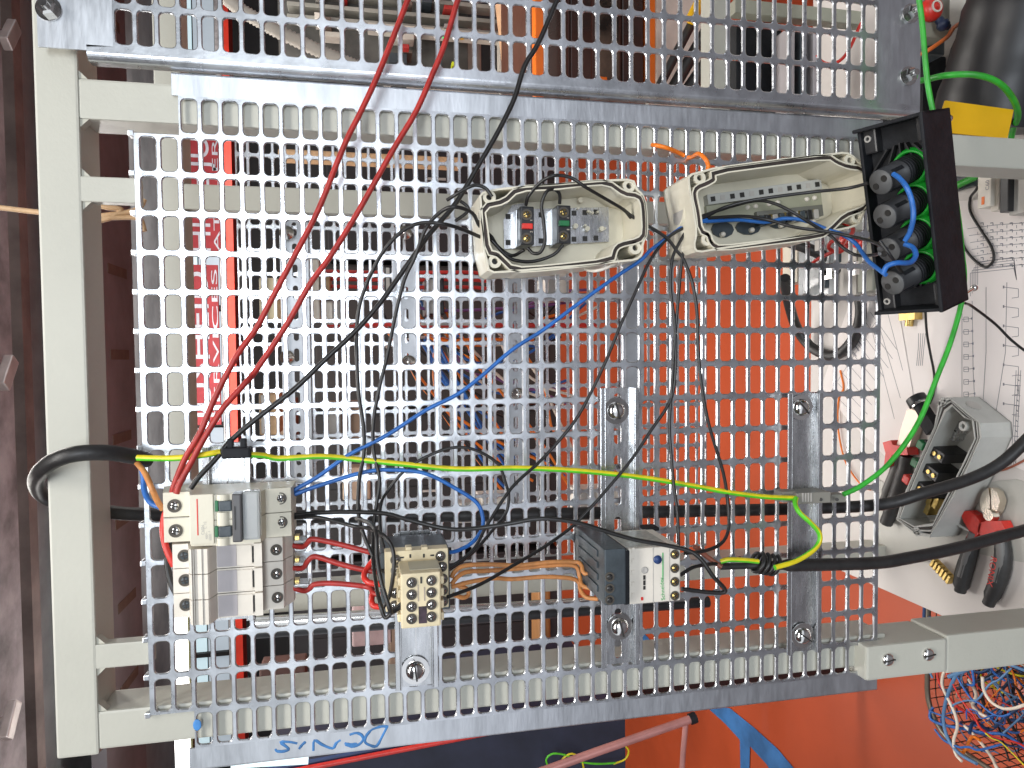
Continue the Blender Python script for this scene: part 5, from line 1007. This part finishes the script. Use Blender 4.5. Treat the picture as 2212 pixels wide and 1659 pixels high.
mb = MB(); mb.box((-5, 5.96, at(489, 600, 6).z), (5, 6.0, at(478, 600, 6.0).z)); single('overhead_beam', mb, mat('pale_beam', (.50, .47, .46), .5, 0, .2, 14), 'pale beam edge above the bright red overhead beam', 'beam')
def banner(u0, u1, v0, v1, lines, label, y=4.2):
    um, vm = (u0 + u1) / 2, (v0 + v1) / 2; z0, z1 = at(u1, vm, y).z, at(u0, vm, y).z; xa_, xb_ = at(um, v1, y).x, at(um, v0, y).x
    t = thing('banner', label, 'banner', ((xa_ + xb_) / 2, y, z0)); mb = MB(); mb.box((xa_, y, z0), (xb_, y + .02, z1)); part('cloth', mb, mat('banner_red', (.50, .045, .055), .6), t)
    H = z1 - z0
    for k, (s, fz, fs) in enumerate(lines):
        mb = MB(); text_mesh(mb, s, ((xa_ + xb_) / 2, y - .003, z0 + H * fz), (1, 0, 0), (0, 0, 1), H * fs); w_ = max(v.x for v in mb.v) - min(v.x for v in mb.v); cx_ = (xa_ + xb_) / 2; q = (xb_ - xa_) * .94 / w_
        mb.v = [Vector(((v.x - cx_) * q + cx_, v.y, v.z)) for v in mb.v]; o_ = part('lettering', mb, mat('banner_white', (.80, .82, .88), .6), t)
banner(404, 474, 572, 918, [('JUSHEID', .60, .98), ('SERVICES', .10, .26)], 'red banner with large white letters behind the upper left of the plate')
banner(404, 474, 290, 552, [('HIDE JU', .60, .98), ('ATELIER', .10, .26)], 'shorter red banner with white letters above the larger one')
LAMP = mat('lit_tube', (1, 1, 1), .4, emit=((1, 1, .96), 5))
for v0, v1, u, lb in ((1225, 1720, 391, 'lit white ceiling tube near the lower left corner'),):
    y = 3.2; a, b = at(u - 17, (v0 + v1) / 2, y), at(u + 17, (v0 + v1) / 2, y); mb = MB(); mb.box((at(u, v1, y).x, y, b.z), (at(u, v0, y).x, y + .1, a.z)); t = thing('ceiling_light', lb, 'ceiling light', (at(u, v1, y).x, y, b.z)); part('tube', mb, LAMP, t)
    mb = MB(); mb.box((at(u, v1, y).x, y - .005, b.z - .012), (at(u, v0, y).x, y + .12, b.z - .002)); part('housing', mb, mat('olive_housing', (.12, .12, .05), .5), t)
cwhite = mat('cool_tube', (.7, .85, .9), .4, emit=((.65, .85, .9), .9)); mb = MB(); mb.tube(PX([(500, 1652), (560, 1648), (666, 1642)], .9), .008, 10, 1); single('light_tube', mb, cwhite, 'cool white tube sticking out under the plate corner', 'tube')
BEAMG = mat('ceiling_beam_grey', (.26, .25, .26), .7, 0, .25, 4); BEAMB = mat('ceiling_beam_brown', (.17, .14, .13), .75, 0, .2, 3); SLAB = mat('ceiling_tray', (.20, .19, .20), .7, 0, .08, 3)
def ceilbar(u0, u1, zc, m_, label, dz=.06):
    ya, yb2 = atz(u0, 800, zc).y, atz(u1, 800, zc).y; mb = MB(); mb.box((-7, ya, zc), (7, yb2, zc + dz)); return single('ceiling_beam', mb, m_, label, 'beam')
ceilbar(-60, 28, 3.0, BEAMG, 'broad grey ceiling beam at the far left edge'); ceilbar(52, 70, 3.05, BEAMB, 'narrow brown ceiling beam beside the top tube'); ceilbar(-200, -80, 3.0, BEAMB, 'brown ceiling beam nearest the camera')
zc = 3.0; ya, yb2 = atz(205, 800, zc).y, atz(292, 800, zc).y
t = thing('ceiling_tray', 'dark ceiling tray with a row of brown slots seen between top tube and plate', 'tray', (0, ya, zc)); mb = MB(); mb.box((-7, ya, zc), (7, yb2, zc + .08)); part('tray_body', mb, SLAB, t)
for k in range(12):
    x = 3.4 - k * .505; mb = MB(); mb.box((x - .03, ya + (yb2 - ya) * .35, zc - .004), (x + .03, ya + (yb2 - ya) * .82, zc - .001)); part('slot', mb, mat('slot_brown', (.14, .10, .075), .8), t)
for k, (u, v, lb) in enumerate(((15, 805, 'middle'), (22, 1555, 'lower'), (22, 75, 'upper'))):
    p = atz(u, v, 2.94); mb = MB(); mb.cyl(p + Vector((0, 0, .06)), p, .015, n=8); mb.obox(p, (Vector((.8, .6, 0)), Vector((-.6, .8, 0)), Z_), (.07, .03, .018), .006); single('beam_clamp', mb, mat('dull_clamp', (.45, .40, .38), .35, .6), lb + ' metal clamp hanging from the grey ceiling beam', 'clamp')

# ================= FLOOR LEVEL, LOWER EDGE =================
Yd = 1.15
t = thing('trolley', 'low dark blue trolley with red edge standing on the floor below the plate', 'trolley', at(1150, 1640, Yd)); x1_ = at(1150, 1590, Yd).x
zt, zb3 = at(900, 1600, Yd).z, at(1340, 1560, Yd).z
mb = MB(); mb.prism(PX([(560, 1684), (1338, 1530), (1350, 1545), (1352, 1760), (540, 1850)], Yd), (0, .5, 0)); part('body', mb, mat('navy_panel', (.018, .022, .045), .5, 0, .2, 6), t)
mb = MB(); mb.tube(PX([(560, 1680), (1342, 1527)], Yd - .004), .0065, 8, 1); part('red_edge', mb, REDB, t)
mb = MB(); mb.tube(PX([(560, 1668), (1335, 1519)], Yd + .02), .007, 8, 1); part('blue_edge', mb, mat('blue_edge', (.03, .06, .16), .5), t)
for x in (x1_ - .95, x1_ - .05): mb = MB(); mb.box((x - .02, Yd + .2, 0), (x + .02, Yd + .24, zb3)); part('leg', mb, BLACKP, t)
for k, (pts, m_) in enumerate((([(1185, 1659), (1180, 1640), (1195, 1628), (1225, 1632), (1250, 1645), (1290, 1650), (1330, 1648)], LIMEW), ([(1210, 1665), (1215, 1640), (1235, 1628), (1255, 1640), (1262, 1665)], YELW), ([(1325, 1650), (1350, 1640), (1358, 1622), (1348, 1608)], YELW))):
    mb = MB(); mb.tube(PX(pts, Yd - .03), .0026, 6, 4); single('wire', mb, m_, ['lime wire looping over the dark trolley front', 'yellow wire arch over the dark trolley front', 'yellow wire hook right of the dark trolley'][k], 'wire')
t = thing('folding_stand', 'pink grey tube stand with a black end cap low in the picture', 'stand', at(1498, 1660, .75)); PK = mat('pink_tube', (.48, .22, .20), .4, .3)
mb = MB(); mb.tube(PX([(1496, 1552), (1300, 1620), (1100, 1692)], .75), .0085, 12, 1); part('tube', mb, PK, t); mb = MB(); mb.tube(PX([(1482, 1558), (1476, 1620), (1470, 1720)], .76), .006, 10, 1); part('tube', mb, PK, t)
mb = MB(); a = at(1490, 1554, .75); b = at(1503, 1549, .75); mb.cyl(a, b, .0115, n=12); part('end_cap', mb, BLACKP, t)

# --- wire basket with offcuts ---
bz0, bz1 = .02, .30
def brect(z, g=0.0): # rounded outline of the basket at height z
    xa_, xb_, ya_, yb_ = -1.02 - g, -.62 + g, .36 - g, .765 + g; r = .09; out = []
    for cx, cy, a0 in ((xb_ - r, yb_ - r, 0), (xa_ + r, yb_ - r, 90), (xa_ + r, ya_ + r, 180), (xb_ - r, ya_ + r, 270)):
        for q in range(7): a = math.radians(a0 + 15 * q); out.append(Vector((cx + r * math.cos(a), cy + r * math.sin(a), z)))
    return out
bk_ = thing('wire_basket', 'dark wire mesh waste basket full of wire offcuts in the lower right corner', 'basket', (-.82, .56, 0)); BM = mat('basket_wire', (.06, .05, .045), .45, .5)
for z, r in ((bz1, .0055), (.17, .004), (bz0, .0045)):
    o_ = brect(z, -.02 * (bz1 - z) / bz1); mb = MB(); mb.tube(o_ + [o_[0]], r, 8, 1); part('rim', mb, mat('basket_rim', (.22, .19, .15), .4, .6) if z == bz1 else BM, bk_)
mb = MB(); o1, o0 = brect(bz1), brect(bz0, -.02)
def resamp(o_, n):
    L = [0]; 
    for a, b in zip(o_, o_[1:] + [o_[0]]): L.append(L[-1] + (b - a).length)
    out = []
    for k in range(n):
        s = L[-1] * k / n; i = max(j for j in range(len(o_)) if L[j] <= s); a, b = o_[i], o_[(i + 1) % len(o_)]; out.append(a.lerp(b, (s - L[i]) / max(1e-9, L[i + 1] - L[i])))
    return out
for a, b in zip(resamp(o1, 72), resamp(o0, 72)): mb.tube([a, b], .0011, 4, 1)
for k in range(1, 14): o_ = brect(bz0 + (bz1 - bz0) * k / 14, -.02 * (1 - k / 14)); mb.tube(o_ + [o_[0]], .0011, 4, 1)
for k in range(22): x = -1.0 + k * .017; mb.tube([(x, .40, bz0), (x, .73, bz0)], .0011, 4, 1); y = .38 + k * .017; mb.tube([(-.99, y, bz0 + .001), (-.65, y, bz0 + .001)], .0011, 4, 1)
o_ = part('mesh', mb, BM, bk_)
rr = random.Random(5); mb = MB()
for m_ in (BLUEW, mat('faded_blue', (.10, .22, .40), .5), REDB, YELW, WHITEW, BLACKW, ORANGEW, LIMEW, mat('dark_blue_wire', (.015, .05, .14), .5)): mb.use(m_)
for k in range(260):
    mb.cur = rr.choice((0, 0, 0, 1, 1, 1, 1, 8, 8, 8, 2, 2, 3, 4, 5, 6)); c = Vector((rr.uniform(-.98, -.66), rr.uniform(.40, .70), rr.uniform(.10, .31))); pts = [c]; d = Vector((rr.uniform(-1, 1), rr.uniform(-1, 1), rr.uniform(-.3, .3))).normalized()
    for q in range(rr.randint(4, 8)):
        d = (d + Vector((rr.uniform(-.9, .9), rr.uniform(-.9, .9), rr.uniform(-.4, .4)))).normalized(); n_ = pts[-1] + d * rr.uniform(.02, .05); n_ = Vector((min(-.64, max(-1.01, n_.x)), min(.75, max(.37, n_.y)), min(.335, max(.06, n_.z)))); pts.append(n_)
    mb.tube(pts, rr.choice((.0014, .002, .0024, .0034)), 6, 4)
single('wire_offcuts', mb, BLUEW, 'tangled coloured wire offcuts filling the mesh basket', 'wire scrap', kind='stuff')
def bwire(pts, r, m_, lb, z=.335): mb = MB(); mb.tube([atz(u, v, z) for u, v in pts], r, 8, 5); single('wire', mb, m_, lb, 'wire')
bwire([(2048, 1440), (2038, 1455), (2035, 1480), (2048, 1510), (2062, 1540), (2068, 1570), (2060, 1600), (2064, 1628), (2078, 1645)], .003, WHITEW, 'long white wire hanging over the basket left rim')
bwire([(2122, 1462), (2125, 1490), (2140, 1515), (2165, 1530), (2190, 1530), (2215, 1522)], .003, WHITEW, 'white wire curve lying on the scrap in the basket')
bwire([(2050, 1462), (2080, 1450), (2110, 1435), (2140, 1425)], .0048, mat('faded_blue', (.10, .22, .40), .5), 'thick pale blue wire stub lying on the basket')
bwire([(2070, 1450), (2055, 1480), (2042, 1520), (2038, 1560), (2050, 1600), (2075, 1630), (2110, 1650)], .0035, mat('faded_blue', (.10, .22, .40), .5), 'long pale blue wire draped down the basket side')
bwire([(2002, 1315), (2008, 1335), (2020, 1345)], .0042, BLUEW, 'blue wire bend behind the grey post', .30)

# ================= PERSON AT THE NEXT BENCH =================
def person():
    hx = at(1112, 262, 2.0); ex_ = at(1092, 5, 2.0)
    t = thing('person', 'person in a patterned shirt reaching a bare forearm forward behind the neighbouring plate', 'person', (1.72, 2.05, 0))
    me = bpy.data.meshes.new('body'); V = []; Ed = []; R = []
    def J(p, r, par=None):
        V.append(p); R.append(r)
        if par is not None: Ed.append((par, len(V) - 1))
        return len(V) - 1
    bx0 = 1.72
    pel = J((bx0, 2.05, .98), .13); sp1 = J((bx0 - .01, 2.05, 1.12), .125, pel); ch = J((bx0 - .03, 2.05, 1.32), .14, sp1); nk = J((bx0 - .05, 2.05, 1.47), .055, ch); hd = J((bx0 - .08, 2.05, 1.56), .075, nk); hd2 = J((bx0 - .09, 2.05, 1.66), .09, hd); J((bx0 - .07, 2.05, 1.73), .06, hd2)
    for s in (-1, 1):
        hip = J((bx0, 2.05 + s * .09, .92), .09, pel); kn = J((bx0 - .02, 2.05 + s * .10, .50), .062, hip); an = J((bx0 + .02, 2.05 + s * .10, .09), .042, kn); J((bx0 - .14, 2.05 + s * .11, .035), .035, an)
        sh = J((bx0 - .03, 2.05 + s * .19, 1.40), .065, ch)
        if s < 0:
            el = J((ex_.x + .16, 2.05 - .16, 1.06), .047, sh); m1 = J(tuple(ex_), .041, el); wr = J(tuple(ex_.lerp(hx, .72)), .031, m1); pm = J(tuple(hx), .034, wr)
            for q in range(5):
                o0 = J((hx.x - .045, hx.y + (q - 2) * .018, hx.z - .01), .0095, pm); o1 = J((hx.x - .075 + abs(q - 2) * .006, hx.y + (q - 2) * .021, hx.z - .025), .0085, o0); J((hx.x - .09 + abs(q - 2) * .008, hx.y + (q - 2) * .021, hx.z - .045), .0075, o1)
        else:
            el = J((bx0 - .12, 2.05 + .24, 1.12), .045, sh); wr = J((bx0 - .34, 2.05 + .16, 1.02), .030, el); pm = J((bx0 - .43, 2.05 + .14, 1.01), .032, wr)
            for q in range(4): J((bx0 - .50, 2.05 + .14 + (q - 1.5) * .018, 1.0), .009, pm)
    me.from_pydata(V, Ed, []); ob = bpy.data.objects.new('body', me); COL.objects.link(ob)
    md = ob.modifiers.new('s', 'SKIN'); md.use_smooth_shade = True
    for i, r in enumerate(R): me.skin_vertices[0].data[i].radius = (r, r) if i not in (0, 1, 2) else (r * .85, r * 1.15)
    me.skin_vertices[0].data[0].use_root = True
    sb = ob.modifiers.new('u', 'SUBSURF'); sb.levels = sb.render_levels = 2
    dg = bpy.context.evaluated_depsgraph_get(); m2 = bpy.data.meshes.new_from_object(ob.evaluated_get(dg)); bpy.data.objects.remove(ob)
    loc = Vector(t.location); SHIRT = mat('patterned_shirt', (.55, .50, .48), .8, 0, .1, 35, col2=(.60, .07, .10)); JEANS = mat('jeans', (.03, .05, .12), .8)
    def sub(name, keep, m_, infl):
        bm = bmesh.new(); bm.from_mesh(m2); bmesh.ops.recalc_face_normals(bm, faces=bm.faces[:]); bm.normal_update()
        if keep: bmesh.ops.delete(bm, geom=[f for f in bm.faces if not keep(f.calc_center_median())], context='FACES')
        for v in bm.verts: v.co += v.normal * infl - loc
        n = bpy.data.meshes.new(name); bm.to_mesh(n); bm.free(); n.materials.append(m_); n.polygons.foreach_set('use_smooth', [True] * len(n.polygons))
        o_ = bpy.data.objects.new(name, n); COL.objects.link(o_); o_.parent = t; return o_
    sub('body', None, SKIN, 0)
    sub('shirt', lambda c: .93 < c.z < 1.47 and c.x > bx0 - .20, SHIRT, .012); sub('trousers', lambda c: .08 < c.z < 1.0 and c.x > bx0 - .2, JEANS, .014)
    sub('shoes', lambda c: c.z < .10, BLACKP, .01)
    mb = MB(); mb.ball((bx0 - .055, 2.05, 1.70), .105, 14, (1, .95, .85)); part('hair', mb, mat('dark_hair', (.03, .02, .015), .7), t)
    mb = MB(); mb.ball((bx0 - .185, 2.05, 1.62), .014, 8, (1, .8, 1.4)); part('nose', mb, SKIN, t)
    for s in (-1, 1): mb = MB(); mb.ball((bx0 - .17, 2.05 + s * .032, 1.655), .010, 8); part('eye', mb, DARKHOLE, t); mb = MB(); mb.ball((bx0 - .07, 2.05 + s * .095, 1.63), .022, 8, (.8, .35, 1.3)); part('ear', mb, SKIN, t)
    mb = MB(); mb.obox((bx0 - .172, 2.05, 1.575), (X_, Y_, Z_), (.004, .024, .004), .002); part('mouth', mb, DBROWN, t)
    bpy.data.meshes.remove(m2)
person()
